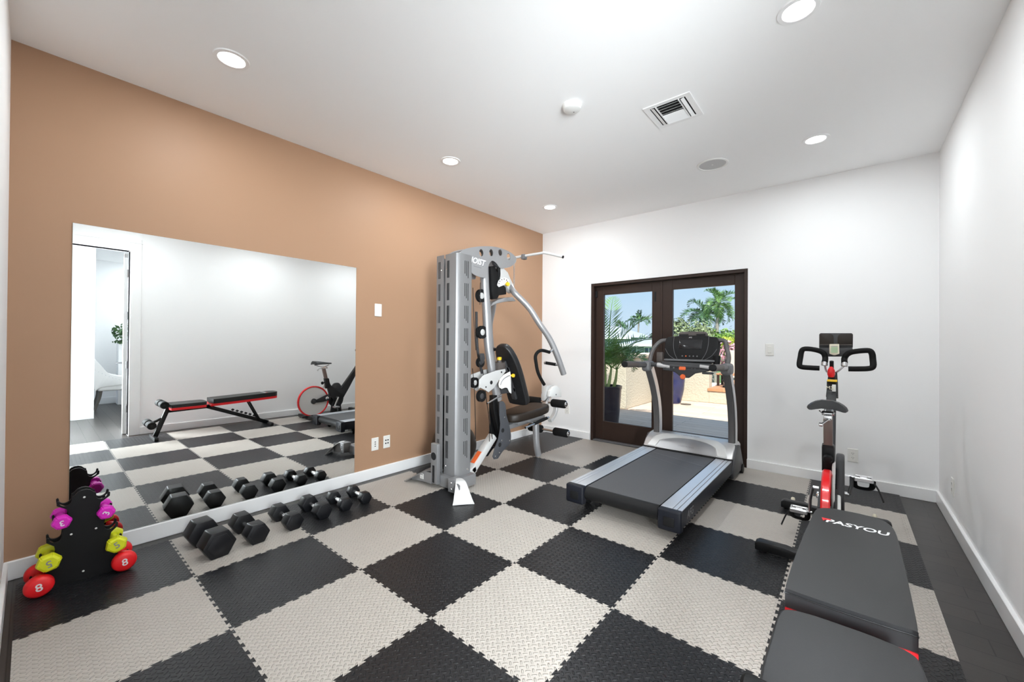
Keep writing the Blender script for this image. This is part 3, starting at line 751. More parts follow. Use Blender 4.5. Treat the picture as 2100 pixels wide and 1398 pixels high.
# raised arch on the hood: darker bow-shaped inset with a pale band
def hoodz(y): 
    for (y0, z0), (y1, z1) in zip(hp[1:5], hp[2:6]):
        if y0 <= y <= y1: return z0 + (z1-z0)*(y-y0)/(y1-y0)
    return TZ+0.13
def arch(y_hi, wx, off, m_, name, inner=None):
    bm = bmesh.new(); n = 28; A_ = []; B_ = []
    for i in range(n+1):
        t_ = -1 + 2*i/n; x = 2.19 + wx*t_; yy = 2.962 + (y_hi-2.962)*math.sqrt(max(0, 1-t_*t_*0.999)); 
        A_.append((x, yy)); 
        if inner: 
            wi, yi = inner; ti = max(-1, min(1, wx*t_/wi)); yl = 2.962 + (yi-2.962)*math.sqrt(max(0, 1-ti*ti))
        else: yl = 2.962
        B_.append((x, min(yl, yy-0.0005)))
    mb = MB(); m_rows = 8
    rows = [[mb.bm.verts.new((x, yb+(ya-yb)*r_/m_rows, hoodz(yb+(ya-yb)*r_/m_rows)+off)) for (x, ya), (_, yb) in zip(A_, B_)] for r_ in range(m_rows+1)]
    for ra, rb in zip(rows, rows[1:]):
        for i in range(n): mb.bm.faces.new((ra[i], ra[i+1], rb[i+1], rb[i]))
    g = bmesh.ops.extrude_face_region(mb.bm, geom=list(mb.bm.faces))
    bmesh.ops.translate(mb.bm, vec=(0, 0, 0.006), verts=[v for v in g['geom'] if isinstance(v, bmesh.types.BMVert)])
    return obj(name, mb, m_, hood)
arch(3.10, 0.285, -0.002, M['silver'], 'hood_inset')
arch(3.19, 0.375, 0.001, M['pale'], 'hood_arch', inner=(0.29, 3.105))
text('lettering', 'LIVESTRONG', 0.03, (2.19, 3.15, hoodz(3.15)+0.009), (1, 0, 0), (0, 0.9, 0.4), M['gtext'], hood, 0.0004)
text('lettering', 'LIVESTRONG', 0.026, (2.19, 2.995, hoodz(2.995)+0.006), (1, 0, 0), (0, 0.7, 0.65), M['gtext'], hood, 0.0004)
for x in (TX0-0.012, TX1-0.028):
    mb = MB(); mb.prism([(2.93, 0.05), (2.93, 0.12), (3.02, TZ+0.04), (3.12, TZ+0.12), (3.24, TZ+0.10), (3.38, 0.12), (3.38, 0.05)], 'x', x, x+0.04, bev=0.01); obj('base_bracket', mb, M['dgrey'], tm)
    mb = MB(); mb.cyl((x+0.02, 3.33, FZ+0.045), (x+0.05, 3.33, FZ+0.045), 0.045); obj('wheel', mb, M['blackm'], tm)
# uprights
def upright(xc, s_):
    path = [(xc, 3.20, TZ+0.06), (xc, 3.205, 0.45), (xc, 3.17, 0.65), (xc, 3.08, 0.85), (xc, 2.95, 1.04)]
    mb = MB(); mb.tube(path, 0.05, n=16, smooth=5, sx=0.58, sy=1.25, sq=True, up=(1, 0, 0)) if False else mb.tube(path, 0.05, n=16, smooth=5, sx=1.15, sy=0.62, sq=True, up=(1, 0, 0))
    o = obj('upright', mb, M['tpost'], tm)
    mb = MB(); off = [(p[0]+0.0345, p[1]-0.012, p[2]) for p in path]
    mb.tube(off, 0.02, n=8, smooth=5, sx=1.9, sy=0.2, sq=True, up=(1, 0, 0)); obj('silver_inlay', mb, M['tpostl'], o)
    return o
upright(1.835, -1); upright(2.565, 1)
# side handrails pointing back at the user, and the pulse bar
for xc, xe in ((1.825, 1.80), (2.57, 2.57)):
    mb = MB(); mb.cyl((xc, 2.98, 1.065), (xe, 2.70, 1.08), 0.030, n=20); hr = obj('handrail', mb, M['tpost'], tm)
    mb = MB(); mb.cyl((xe, 2.70, 1.08), (xe, 2.425, 1.09), 0.030, n=20, bev=0.004); obj('grip', mb, M['tgrip'], hr)
    mb = MB(); mb.cyl((xe, 2.43, 1.09), (xe, 2.412, 1.0905), 0.031, n=20, bev=0.006); obj('end_cap', mb, M['blackm'], hr)
    mb = MB(); mb.box((xc-0.045, 2.86, 1.00), (xc+0.045, 3.02, 1.11), 0.03, 3); obj('knuckle', mb, M['mgrey'], tm)
mb = MB(); mb.cyl((1.85, 2.92, 1.075), (2.55, 2.92, 1.055), 0.022, n=16); bar = obj('pulse_bar', mb, M['dgrey'], tm)
for a, b in ((1.93, 2.06), (2.34, 2.47)):
    mb = MB(); mb.cyl((a, 2.92, 1.0727), (b, 2.92, 1.059), 0.0245, n=16, bev=0.002); obj('pulse_sensor', mb, M['tpostl'], bar)
mb = MB(); mb.prism([(1.97, 1.11), (2.0, 1.02), (2.10, 1.01), (2.17, 0.955), (2.235, 0.955), (2.29, 1.00), (2.42, 1.03), (2.44, 1.10)], 'y', 2.905, 2.965, bev=0.012); pnl = obj('control_panel', mb, M['dgrey'], tm)
mb = MB(); mb.prism(rrect(2.15, 1.03, 2.215, 1.065, 0.012), 'y', 2.895, 2.91, bev=0.003); obj('stop_button', mb, M['orange'], pnl)
mb = MB(); mb.lathe([(0.0, 0.014), (0.022, 0.012), (0.026, 0.0)], (2.185, 2.905, 0.965), (0, -1, 0), 20); obj('safety_key', mb, M['orange'], pnl)
for x in (2.02, 2.05, 2.10, 2.27, 2.30, 2.34):
    mb = MB(); mb.lathe([(0.0, 0.006), (0.008, 0.005), (0.009, 0.0)], (x, 2.906, 1.05 if x < 2.2 else 1.055), (0, -1, 0), 10); obj('button', mb, M['mgrey'], pnl)
mb = MB(); mb.box((1.99, 2.90, 1.02), (2.06, 2.98, 1.04), 0.008); mb.box((2.36, 2.90, 1.00), (2.45, 2.98, 1.02), 0.008); obj('panel_wing', mb, M['dgrey'], pnl)
# console
con_poly = [(1.968, 1.115), (1.962, 1.25), (1.968, 1.345), (1.99, 1.365), (2.10, 1.378), (2.22, 1.382), (2.35, 1.376), (2.455, 1.362), (2.475, 1.34), (2.478, 1.25), (2.465, 1.13), (2.40, 1.105), (2.22, 1.10), (2.05, 1.105)]
tilt = Matrix.Rotation(math.radians(-14), 4, 'X')
def tiltobj(mb):
    c = Vector((2.22, 3.0, 1.10)); Mt = Matrix.Translation(c) @ tilt @ Matrix.Translation(-c)
    bmesh.ops.transform(mb.bm, matrix=Mt, verts=mb.bm.verts); return mb
def tp(p):
    c = Vector((2.22, 3.0, 1.10)); return tuple((Matrix.Translation(c) @ tilt @ Matrix.Translation(-c)) @ Vector(p))
mb = MB(); mb.prism(con_poly, 'y', 2.985, 3.07, bev=0.014); con = obj('console', tiltobj(mb), M['blackm'], tm)
mb = MB(); mb.prism(rrect(2.11, 1.24, 2.33, 1.335, 0.008), 'y', 2.981, 2.99, bev=0.002); obj('display', tiltobj(mb), M['screen'], con)
for sgn in (-1, 1):
    pts = [tp((2.22+sgn*a, 2.983, z)) for a, z in ((0.165, 1.375), (0.165, 1.28), (0.15, 1.20), (0.115, 1.13))]
    mb = MB(); mb.tube(pts, 0.0022, n=6, smooth=5); obj('trim_line', mb, M['mgrey'], con)
    pts = [tp((2.22+sgn*a, 2.983, z)) for a, z in ((0.245, 1.24), (0.20, 1.17), (0.13, 1.125))]
    mb = MB(); mb.tube(pts, 0.0022, n=6, smooth=5); obj('trim_line', mb, M['mgrey'], con)
x_, y_ = tp((2.22, 2.984, 1.356)), None
text('lettering', 'AFG', 0.016, tp((2.215, 2.982, 1.356)), (1, 0, 0), (0, 0.24, 0.97), M['wtext'], con, 0.0004)
for i in range(5):
    mb = MB(); mb.lathe([(0.0, 0.003), (0.006, 0.002), (0.007, 0.0)], tp((2.15+0.035*i, 2.985, 1.165)), (0, -0.97, 0.24), 10); obj('button', mb, M['orange'] if i == 1 else M['mgrey'], con)
mb = MB(); mb.prism([(2.085, 1.375), (2.085, 1.415), (2.10, 1.428), (2.22, 1.434), (2.34, 1.428), (2.355, 1.415), (2.355, 1.375)], 'y', 3.02, 3.075, bev=0.01); tr_ = obj('book_rest', tiltobj(mb), M['tgrip'], con)
mb = MB(); mb.box((2.095, 3.013, 1.385), (2.18, 3.03, 1.402)); mb.box((2.26, 3.013, 1.385), (2.345, 3.03, 1.402)); obj('vent_slot', tiltobj(mb), M['dark'], tr_)
mb = MB(); mb.box((1.985, 2.94, 1.115), (2.46, 3.0, 1.135), 0.008); obj('tray_lip', mb, M['mgrey'], con)
mb = MB(); mb.lathe([(0.0, 0.0), (0.028, 0.0), (0.034, 0.09), (0.030, 0.09), (0.026, 0.01), (0.0, 0.01)], (2.47, 2.985, 1.085), n=20); obj('cup_holder', mb, M['blackm'], con)
mb = MB(); mb.box((1.895, 2.985, 1.08), (1.955, 3.035, 1.20), 0.008); obj('speaker_pod', mb, M['tgrip'], con)
for sgn, xo in ((-1, 1.835), (1, 2.565)):
    e_ = 1.975 if sgn < 0 else 2.465
    mb = MB(); mb.tube([(e_, 3.07, 1.325), (e_+sgn*0.06, 3.06, 1.315), (xo-sgn*0.02, 3.04, 1.25), (xo+sgn*0.005, 3.0, 1.16), (xo, 2.95, 1.07)], 0.021, n=14, smooth=6); obj('console_arm', mb, M['tpost'], tm)

# ------------------------------------------------------------------ adjustable bench
bn = thing('weight_bench', 'black padded adjustable weight bench with red edging in the right foreground', 'bench', (3.42, 0.5, FZ))
def pad(outline, z0, z1, slope, piv, m_, name, par, bev=0.016):
    mb = MB(); mb.prism(outline, 'z', z0, z1, bev=bev)
    for v in mb.bm.verts: v.co.z += (v.co.y-piv)*slope
    return obj(name, mb, m_, par, ang=60, wn=True)
bo = catm2([(3.272, 0.42), (3.285, 0.405), (3.425, 0.400), (3.565, 0.405), (3.578, 0.42), (3.582, 0.62), (3.583, 0.90), (3.580, 1.12), (3.555, 1.215), (3.49, 1.245), (3.43, 1.247), (3.37, 1.24), (3.322, 1.20), (3.305, 1.10), (3.285, 0.80), (3.274, 0.58)], 4, True)
so = catm2([(3.262, -0.02), (3.285, -0.045), (3.42, -0.05), (3.555, -0.045), (3.578, -0.02), (3.580, 0.15), (3.576, 0.28), (3.558, 0.325), (3.50, 0.342), (3.42, 0.345), (3.34, 0.342), (3.285, 0.325), (3.266, 0.28), (3.262, 0.15)], 4, True)
sh = lambda o_, k_: [(3.422+(x-3.422)*k_, (sum(q[1] for q in o_)/len(o_))+(y-(sum(q[1] for q in o_)/len(o_)))*k_) for x, y in o_]
bp_ = pad(bo, 0.434, 0.497, 0.035, 0.85, M['vinyl'], 'backrest_pad', bn)
pad(sh(bo, 1.0), 0.402, 0.437, 0.035, 0.85, M['redv'], 'red_edging', bp_, 0.006)
st_ = pad(so, 0.412, 0.458, 0.01, 0.15, M['vinyl'], 'seat_pad', bn)
pad(sh(so, 1.0), 0.380, 0.415, 0.01, 0.15, M['redv'], 'red_edging', st_, 0.006)
for o_, zz, sl, pv, par in ((bo, 0.4835, 0.035, 0.85, bp_), (so, 0.4445, 0.01, 0.15, st_)):
    q_ = sh(o_, 1.002); mb = MB(); ps = [(x, y, zz+(y-pv)*sl) for x, y in q_]; mb.tube(ps+[ps[0]], 0.0028, n=6, cap=False); obj('piping', mb, M['black'], par)
tz = lambda y: 0.497 + (y-0.85)*0.035 + 0.0005
text('lettering', 'PASYOU', 0.055, (3.455, 1.075, tz(1.075)), (1, -0.01, 0), (0.01, 1, 0.035), M['wtext'], bp_, 0.0004, shear=0.15, bold=0.0012)
mb = MB(); mb.prism([(3.338, 1.098), (3.372, 1.098), (3.368, 1.085), (3.352, 1.08), (3.345, 1.062)], 'z', tz(1.08)-0.0002, tz(1.08)+0.0012); obj('red_logo_mark', mb, M['redv'], bp_)
fr = MB()
fr.beam((3.42, -0.06, 0.362), (3.42, 0.42, 0.375), 0.05, 0.045, 0.005)
fr.beam((3.42, -0.055, 0.40), (3.42, -0.185, 0.03), 0.05, 0.05, 0.005)
fr.beam((3.42, 0.36, 0.375), (3.42, 1.13, 0.045), 0.05, 0.05, 0.005)
obj('frame', fr, M['black'], bn)
fr = MB(); fr.beam((3.24, -0.19, FZ+0.022), (3.60, -0.19, FZ+0.022), 0.045, 0.044, 0.008); obj('front_foot', fr, M['black'], bn)
fr = MB(); fr.beam((3.24, 1.13, FZ+0.022), (3.60, 1.13, FZ+0.022), 0.045, 0.044, 0.008); obj('rear_foot', fr, M['black'], bn)
fr = MB(); fr.beam((3.38, 0.86, 0.40), (3.38, 1.00, 0.115), 0.02, 0.025, 0.003); fr.beam((3.46, 0.86, 0.40), (3.46, 1.00, 0.115), 0.02, 0.025, 0.003); fr.cyl((3.36, 1.0, 0.125), (3.48, 1.0, 0.125), 0.009); obj('support_strut', fr, M['black'], bn)
fr = MB()
for i in range(6): y = 0.66+0.055*i; z = 0.375-(y-0.36)*0.4286+0.035; fr.beam((3.40, y, z), (3.40, y+0.02, z+0.018), 0.006, 0.02); fr.beam((3.44, y, z), (3.44, y+0.02, z+0.018), 0.006, 0.02)
obj('adjustment_notches', fr, M['black'], bn)
fr = MB(); fr.beam((3.42, 0.40, 0.395), (3.42, 1.19, 0.418), 0.04, 0.03, 0.004); fr.cyl((3.33, 0.40, 0.39), (3.51, 0.40, 0.39), 0.014); obj('back_support', fr, M['red'], bn)
for y, z, x0, x1 in ((-0.115, 0.46, 3.235, 3.605), (-0.235, 0.215, 3.235, 3.605)):
    mb = MB(); mb.cyl((x0, y, z), (x0+0.16, y, z), 0.046, bev=0.008, n=24); obj('foam_roller', mb, M['foam'], bn)
    mb = MB(); mb.cyl((x1-0.16, y, z), (x1, y, z), 0.046, bev=0.008, n=24); obj('foam_roller', mb, M['foam'], bn)
    mb = MB(); mb.cyl((x0-0.004, y, z), (x1+0.004, y, z), 0.012); obj('roller_bar', mb, M['black'], bn)
fr = MB(); fr.beam((3.42, -0.10, 0.28), (3.42, -0.235, 0.215), 0.03, 0.03, 0.003); fr.beam((3.42, -0.05, 0.41), (3.42, -0.115, 0.46), 0.03, 0.03, 0.003); obj('roller_bracket', fr, M['black'], bn)

# ------------------------------------------------------------------ spin bike
BX = 3.335
bk = thing('spin_bike', 'black indoor cycling bike with red flywheel, behind the bench', 'exercise bike', (BX, 2.1, FZ))
fy, fz, fR = 1.775, 0.305, 0.25
mb = MB(); mb.lathe([(fR-0.022, -0.016), (fR-0.008, -0.021), (fR, -0.014), (fR, 0.014), (fR-0.008, 0.021), (fR-0.022, 0.016)], (BX, fy, fz), (1, 0, 0), 64, close=True); fl_ = obj('flywheel', mb, M['red'], bk)
fm_ = mat('bright_flywheel_metal', (0.80, 0.80, 0.79), 0.4, metal=0.25, bump=0.05)
mb = MB(); mb.lathe([(0.03, -0.012), (fR-0.02, -0.008), (fR-0.02, 0.008), (0.03, 0.012)], (BX, fy, fz), (1, 0, 0), 48, close=True); obj('flywheel_disc', mb, fm_, fl_)
mb = MB(); mb.cyl((BX-0.045, fy, fz), (BX+0.045, fy, fz), 0.022, n=20, bev=0.004); mb.cyl((BX-0.025, fy, fz), (BX+0.025, fy, fz), 0.045, n=24, bev=0.005); obj('hub', mb, M['dgrey'], fl_)
mb = MB(); mb.prism([(1.80, 0.325), (1.98, 0.40), (2.05, 0.36), (2.05, 0.30), (1.90, 0.28), (1.78, 0.28)], 'x', BX-0.045, BX-0.030, bev=0.004); mb.prism([(1.80, 0.325), (1.98, 0.40), (2.05, 0.36), (2.05, 0.30), (1.90, 0.28), (1.78, 0.28)], 'x', BX+0.030, BX+0.045, bev=0.004); obj('dropout', mb, M['bikeg'], bk)
mb = MB(); mb.lathe([(0.0, 0.03), (0.022, 0.028), (0.03, 0.02), (0.03, -0.02), (0.022, -0.028), (0.0, -0.03)], (BX-0.03, 1.985, 0.335), (1, 0, 0), 20); obj('resistance_magnet', mb, M['chrome'], bk)
frame = catm2([(1.946, 0.667), (2.017, 0.664), (2.035, 0.595), (2.066, 0.536), (2.134, 0.498), (2.213, 0.486), (2.248, 0.503), (2.476, 0.802)], 3) + [(2.63, 1.02), (2.665, 0.985)] + catm2([(2.472, 0.644), (2.375, 0.473), (2.295, 0.344)], 3) + [(2.27, 0.30), (2.20, 0.265), (2.12, 0.27), (2.045, 0.36), (1.985, 0.58)]
mb = MB(); mb.prism(frame, 'x', BX-0.028, BX+0.028, bev=0.01); obj('frame', mb, M['bikeg'], bk)
mb = MB(); mb.prism([(2.10, 0.33), (2.16, 0.36), (2.22, 0.34), (2.255, 0.075), (2.06, 0.075)], 'x', BX-0.022, BX+0.022, bev=0.008); obj('frame_leg', mb, M['bikeg'], bk)
mb = MB(); mb.beam((BX, 1.60, FZ+0.05), (BX, 2.62, FZ+0.05), 0.055, 0.035, 0.006); obj('base_beam', mb, M['bikeg'], bk)
def stab(y, x0, x1, name):
    mb = MB(); mb.prism([(x0, FZ+0.012), (x0, FZ+0.055), (x0+0.02, FZ+0.068), (x0+0.16, FZ+0.068), (x0+0.20, FZ+0.06), (x1-0.20, FZ+0.06), (x1-0.16, FZ+0.068), (x1-0.02, FZ+0.068), (x1, FZ+0.055), (x1, FZ+0.012)], 'y', y-0.032, y+0.032, bev=0.006)
    o = obj(name, mb, M['black'], bk)
    for x in (x0+0.04, x1-0.04):
        mb = MB(); mb.cyl((x, y, FZ), (x, y, FZ+0.02), 0.022); obj('levelling_foot', mb, M['rubber'], o)
    return o
stab(1.70, 2.99, 3.66, 'rear_stabiliser'); fs_ = stab(2.58, 3.03, 3.66, 'front_stabiliser')
for x in (3.10, 3.575):
    mb = MB(); mb.cyl((x-0.012, 2.64, FZ+0.045), (x+0.012, 2.64, FZ+0.045), 0.034, bev=0.006); obj('transport_wheel', mb, M['cream'], fs_)
# belt guard on the right side
bg = catm2([(2.03, 0.30), (2.06, 0.42), (2.12, 0.545), (2.18, 0.575), (2.25, 0.55), (2.31, 0.40), (2.305, 0.25), (2.24, 0.16), (2.12, 0.17)], 4, True)
mb = MB(); mb.prism(bg, 'x', BX+0.034, BX+0.078, bev=0.012); obj('belt_guard', mb, M['dgrey'], bk)
mb = MB(); mb.prism([(1.86, 0.22), (1.90, 0.30), (2.02, 0.36), (2.06, 0.30), (2.0, 0.20)], 'x', BX+0.034, BX+0.062, bev=0.01); obj('wheel_guard', mb, M['whitep'], bk)
mb = MB(); mb.tube([(BX+0.027, 1.86, 0.26), (BX+0.027, 1.92, 0.47), (BX+0.027, 1.99, 0.56)], 0.012, n=8, smooth=4, sx=0.7, sy=1.6); obj('magnet_arm', mb, M['whitep'], bk)
# seat post and saddle
sp0, sp1 = Vector((BX, 1.995, 0.60)), Vector((BX, 1.925, 0.875))
mb = MB(); mb.beam((BX, 2.01, 0.50), (BX, 1.985, 0.665), 0.062, 0.07, 0.008); obj('seat_tube', mb, M['black'], bk)
mb = MB(); mb.beam(sp0, Vector((BX, 1.938, 0.835)), 0.045, 0.05, 0.005); spost = obj('seat_post', mb, mat('dark_bronze_post', (0.23, 0.17, 0.15), 0.35, metal=0.6), bk)
mb = MB(); mb.beam((BX, 1.895, 0.845), (BX, 2.0, 0.845), 0.04, 0.025, 0.004); mb.cyl((BX-0.03, 1.945, 0.865), (BX+0.03, 1.945, 0.865), 0.013); obj('saddle_clamp', mb, M['chrome'], spost)
mb = MB(); mb.tube([(BX+0.01, 1.93, 0.825), (BX, 1.87, 0.835), (BX-0.03, 1.83, 0.81)], 0.006, n=8, smooth=3); mb.lathe([(0.0, 0.012), (0.012, 0.008), (0.012, -0.008), (0.0, -0.012)], (BX-0.03, 1.83, 0.81), (1, 0, 0), 10); obj('clamp_lever', mb, M['steel'], spost)
mb = MB(); mb.cyl((BX, 1.965, 0.60), (BX, 1.925, 0.592), 0.010); mb.lathe([(0.0, 0.035), (0.02, 0.03), (0.026, 0.015), (0.022, 0.0), (0.0, -0.004)], (BX, 1.935, 0.595), (0, -1, -0.2), 16); obj('adjust_knob', mb, M['blackm'], bk)
mb = MB()
rows = []
for i in range(15):
    t_ = i/14; y = 1.765 + 0.30*t_
    wv = 0.080*(1-t_)**0.5*(1.0 if t_ < 0.35 else 1-0.55*((t_-0.35)/0.65)) + 0.020
    if t_ < 0.08: wv *= 0.86 + 1.75*t_
    ring = []
    th_ = 0.030*(1-0.55*t_)
    for k_ in range(18):
        a = 2*PI*k_/18; ca, sa = math.cos(a), math.sin(a)
        ex = math.copysign(abs(ca)**0.7, ca)
        zt = 0.932 + 0.012*math.cos((t_-0.1)*3.2) - (0.030*(1-t_)+0.004)*abs(ex)**2.2
        ring.append(mb.bm.verts.new((BX+wv*ex, y, zt + th_*math.copysign(abs(sa)**0.8, sa)*(0.72 if sa > 0 else 0.95))))
    rows.append(ring)
for a_, b_ in zip(rows, rows[1:]):
    for k_ in range(18): mb.bm.faces.new((a_[k_], a_[(k_+1)%18], b_[(k_+1)%18], b_[k_]))
mb.bm.faces.new(rows[0]); mb.bm.faces.new(list(reversed(rows[-1]))); sad = obj('saddle', mb, M['vinyl'], bk, ang=60)
mb = MB(); 
for s_ in (-1, 1): mb.tube([(BX+s_*0.035, 1.80, 0.895), (BX+s_*0.025, 1.88, 0.872), (BX+s_*0.022, 1.98, 0.872), (BX+s_*0.012, 2.03, 0.895)], 0.004, n=8, smooth=3)
obj('saddle_rail', mb, M['chrome'], sad)
# handlebar column
mb = MB(); mb.tube([(BX+0.004, 2.56, 0.90), (BX+0.006, 2.60, 1.0), (BX+0.006, 2.63, 1.08)], 0.034, n=14, sx=1.0, sy=0.7, radii=(0.036, 0.026), sq=True); colm = obj('handlebar_column', mb, M['bikeg'], bk)
mb = MB(); mb.box((BX-0.025, 2.535, 1.015), (BX+0.033, 2.575, 1.03), 0.002, 1); obj('warning_sticker', mb, M['yellow'], colm)
mb = MB(); mb.box((BX+0.004, 2.520, 0.945), (BX+0.026, 2.548, 0.995), 0.002, 1); obj('white_sticker', mb, M['sticker_w'], colm)
text('lettering', 'M3i', 0.035, (BX-0.006, 2.518, 0.97), (1, 0, 0), (0, 0.35, 0.94), M['cream'], colm, 0.003)
mb = MB(); mb.beam((BX+0.02, 2.42, 0.62), (BX+0.02, 2.60, 0.90), 0.05, 0.03, 0.006) if False else mb.box((BX+0.012, 2.44, 0.62), (BX+0.032, 2.50, 0.88), 0.004)
mb = MB(); mb.tube([(BX, 2.62, 1.06), (BX, 2.60, 1.12), (BX, 2.585, 1.165)], 0.013, n=10); obj('stem', mb, M['black'], colm)
mb = MB(); mb.lathe([(0.0, 0.0), (0.018, 0.004), (0.024, 0.025), (0.021, 0.055), (0.010, 0.078), (0.0, 0.082)], (BX-0.002, 2.575, 1.045), (0, -0.12, 1), 20); obj('resistance_lever', mb, M['red'], colm)
hbp = [(3.263, 1.109), (3.202, 1.11), (3.152, 1.114), (3.138, 1.131), (3.143, 1.193), (3.148, 1.228), (3.161, 1.252), (3.202, 1.254), (3.256, 1.242), (3.286, 1.222), (3.296, 1.189), (3.294, 1.156)]
hbr = [(3.43, 1.112), (3.485, 1.114), (3.544, 1.12), (3.565, 1.136), (3.565, 1.185), (3.56, 1.228), (3.544, 1.247), (3.5, 1.245), (3.448, 1.234), (3.42, 1.213), (3.408, 1.184), (3.409, 1.156)]
for pts in (hbp, hbr):
    mb = MB(); mb.tube([(x, 2.57 if z < 1.16 else 2.60, z) for x, z in pts], 0.019, n=14, smooth=4); obj('handlebar', mb, M['foam'], bk)
for pts in (hbp, hbr):
    x, z = pts[-1]; mb = MB(); mb.cyl((x, 2.585, z+0.012), (x-0.002, 2.58, z-0.028), 0.0205, bev=0.004); obj('clamp', mb, M['steel'], bk)
mb = MB(); mb.tube([(hbp[-1][0], 2.58, hbp[-1][1]-0.02), (BX-0.03, 2.59, 1.085), (BX, 2.60, 1.078), (BX+0.03, 2.59, 1.085), (hbr[-1][0], 2.58, hbr[-1][1]-0.02)], 0.007, n=8, smooth=4); obj('bar_bracket', mb, M['steel'], bk)
mb = MB(); mb.prism([(3.259, 1.243), (3.259, 1.264), (3.454, 1.266), (3.457, 1.246), (3.423, 1.233), (3.411, 1.201), (3.296, 1.197), (3.286, 1.23)], 'y', 2.60, 2.625, bev=0.004); tray = obj('console_tray', mb, M['dgrey'], bk)
pc = [(3.258, 1.263), (3.258, 1.367), (3.266, 1.377), (3.449, 1.375), (3.457, 1.365), (3.456, 1.266)]
mb = MB(); mb.prism(pc, 'y', 2.615, 2.63, bev=0.004); rest = obj('tablet_rest', mb, M['dgrey'], bk)
for q in ([(3.262, 1.285), (3.262, 1.364), (3.268, 1.372), (3.328, 1.371), (3.342, 1.36), (3.345, 1.343), (3.346, 1.285)], [(3.453, 1.286), (3.453, 1.363), (3.448, 1.37), (3.385, 1.371), (3.373, 1.359), (3.368, 1.343), (3.368, 1.285)]):
    mb = MB(); mb.prism(q, 'y', 2.6125, 2.617, bev=0.001); obj('rubber_inset', mb, M['vinylb'], rest)
mb = MB(); mb.box((BX-0.075, 2.60, 1.285), (BX+0.115, 2.618, 1.292)); obj('rest_lip', mb, M['tgrip'], rest)
mq = [(3.321, 1.293), (3.378, 1.294), (3.38, 1.221), (3.356, 1.21), (3.345, 1.21), (3.321, 1.221)]
mb = MB(); mb.prism(mq, 'y', 2.565, 2.60, bev=0.004); mon = obj('monitor', mb, M['cream'], bk)
(mx0, mz0), (mx1, mz1) = [(3.331, 1.228), (3.37, 1.271)]
mb = MB(); mb.prism(rrect(mx0, mz0, mx1, mz1, 0.003), 'y', 2.562, 2.566); obj('screen', mb, M['lcd'], mon)
mb = MB(); mb.box((mx0, 2.5635, mz1+0.003), (mx1, 2.566, mz1+0.007)); obj('nameplate', mb, M['gtext'], mon)
# cranks and pedals
cy, cz = 2.155, 0.335
mb = MB(); mb.cyl((BX-0.085, cy, cz), (BX+0.10, cy, cz), 0.013); obj('crank_axle', mb, M['steel'], bk)
def crank(x, dy, dz, s_):
    mb = MB(); mb.tube([(x, cy, cz), (x+s_*0.012, cy+dy*0.5, cz+dz*0.5), (x+s_*0.012, cy+dy, cz+dz)], 0.013, n=8, sx=0.6, sy=1.25); c_ = obj('crank', mb, M['dgrey'] if s_ > 0 else M['steel'], bk)
    px, py, pz = x+s_*0.07, cy+dy, cz+dz
    mb = MB(); mb.cyl((x, py, pz), (px+s_*0.04, py, pz), 0.007)
    for oy in (-0.035, 0.035): mb.box((px-0.045, py+oy-0.008, pz-0.012), (px+0.045, py+oy+0.008, pz+0.012), 0.003, 1)
    for ox in (-0.042, 0.042): mb.box((px+ox-0.005, py-0.04, pz-0.012), (px+ox+0.005, py+0.04, pz+0.012), 0.002, 1)
    mb.box((px-0.02, py-0.02, pz-0.014), (px+0.02, py+0.02, pz+0.014), 0.004, 1)
    p_ = obj('pedal', mb, M['steel'], bk)
    mb = MB(); mb.tube([(px-0.045, py+0.02, pz-0.01), (px-0.04, py+0.05, pz-0.065), (px, py+0.06, pz-0.078), (px+0.04, py+0.05, pz-0.065), (px+0.045, py+0.02, pz-0.01)], 0.007, n=8, smooth=4, sx=2.2, sy=0.5); obj('toe_cage', mb, M['blackm'], p_)
    mb = MB(); mb.tube([(px+s_*0.045, py, pz-0.01), (px+s_*0.07, py-0.01, pz-0.05), (px+s_*0.095, py-0.02, pz-0.12)], 0.006, n=6, smooth=3, sx=2, sy=0.4); obj('pedal_strap', mb, M['blackm'], p_)
for o in bk.children:
    if o.name.split('.')[0] in ('handlebar', 'clamp', 'bar_bracket', 'console_tray', 'tablet_rest', 'monitor'): o.location.y += 0.075
    if o.name.split('.')[0] == 'handlebar_column': o.location.y += 0.05
    if o.name.split('.')[0] == 'resistance_lever': o.location.y += 0.06
crank(BX+0.10, 0.05, 0.10, 1); crank(BX-0.085, -0.07, -0.145, -1)

# ------------------------------------------------------------------ weight machine
GX = 0.755
gm = thing('weight_machine', 'silver single station cable weight machine with black seat by the tan wall', 'weight machine', (GX, 1.6, FZ))
def shroud(prof, name):
    mb = MB(); n = len(prof)
    mb.prism(prof, 'z', 0.085, 2.062)
    return obj(name, mb, M['silverd'], gm)
def chan(pts, t):
    # open channel: offset polyline to a thin closed outline
    out = list(pts); inn = []
    for i, p in enumerate(pts):
        a = Vector(pts[max(i-1,0)]); b_ = Vector(pts[min(i+1,len(pts)-1)]); d = (b_-a).normalized(); inn.append((p[0]-d.y*t, p[1]+d.x*t))
    return out + list(reversed(inn))
rp = [(0.692, 1.145), (0.805, 1.141), (0.830, 1.147), (0.845, 1.165), (0.851, 1.192), (0.851, 1.302), (0.845, 1.319), (0.830, 1.325)]
lp = [(0.669, 1.145), (0.600, 1.141), (0.570, 1.147), (0.555, 1.165), (0.549, 1.192), (0.549, 1.302), (0.555, 1.319), (0.570, 1.325)]
s1 = shroud(chan(rp, 0.004), 'stack_shroud'); s2 = shroud(chan(list(lp), -0.004), 'stack_shroud')
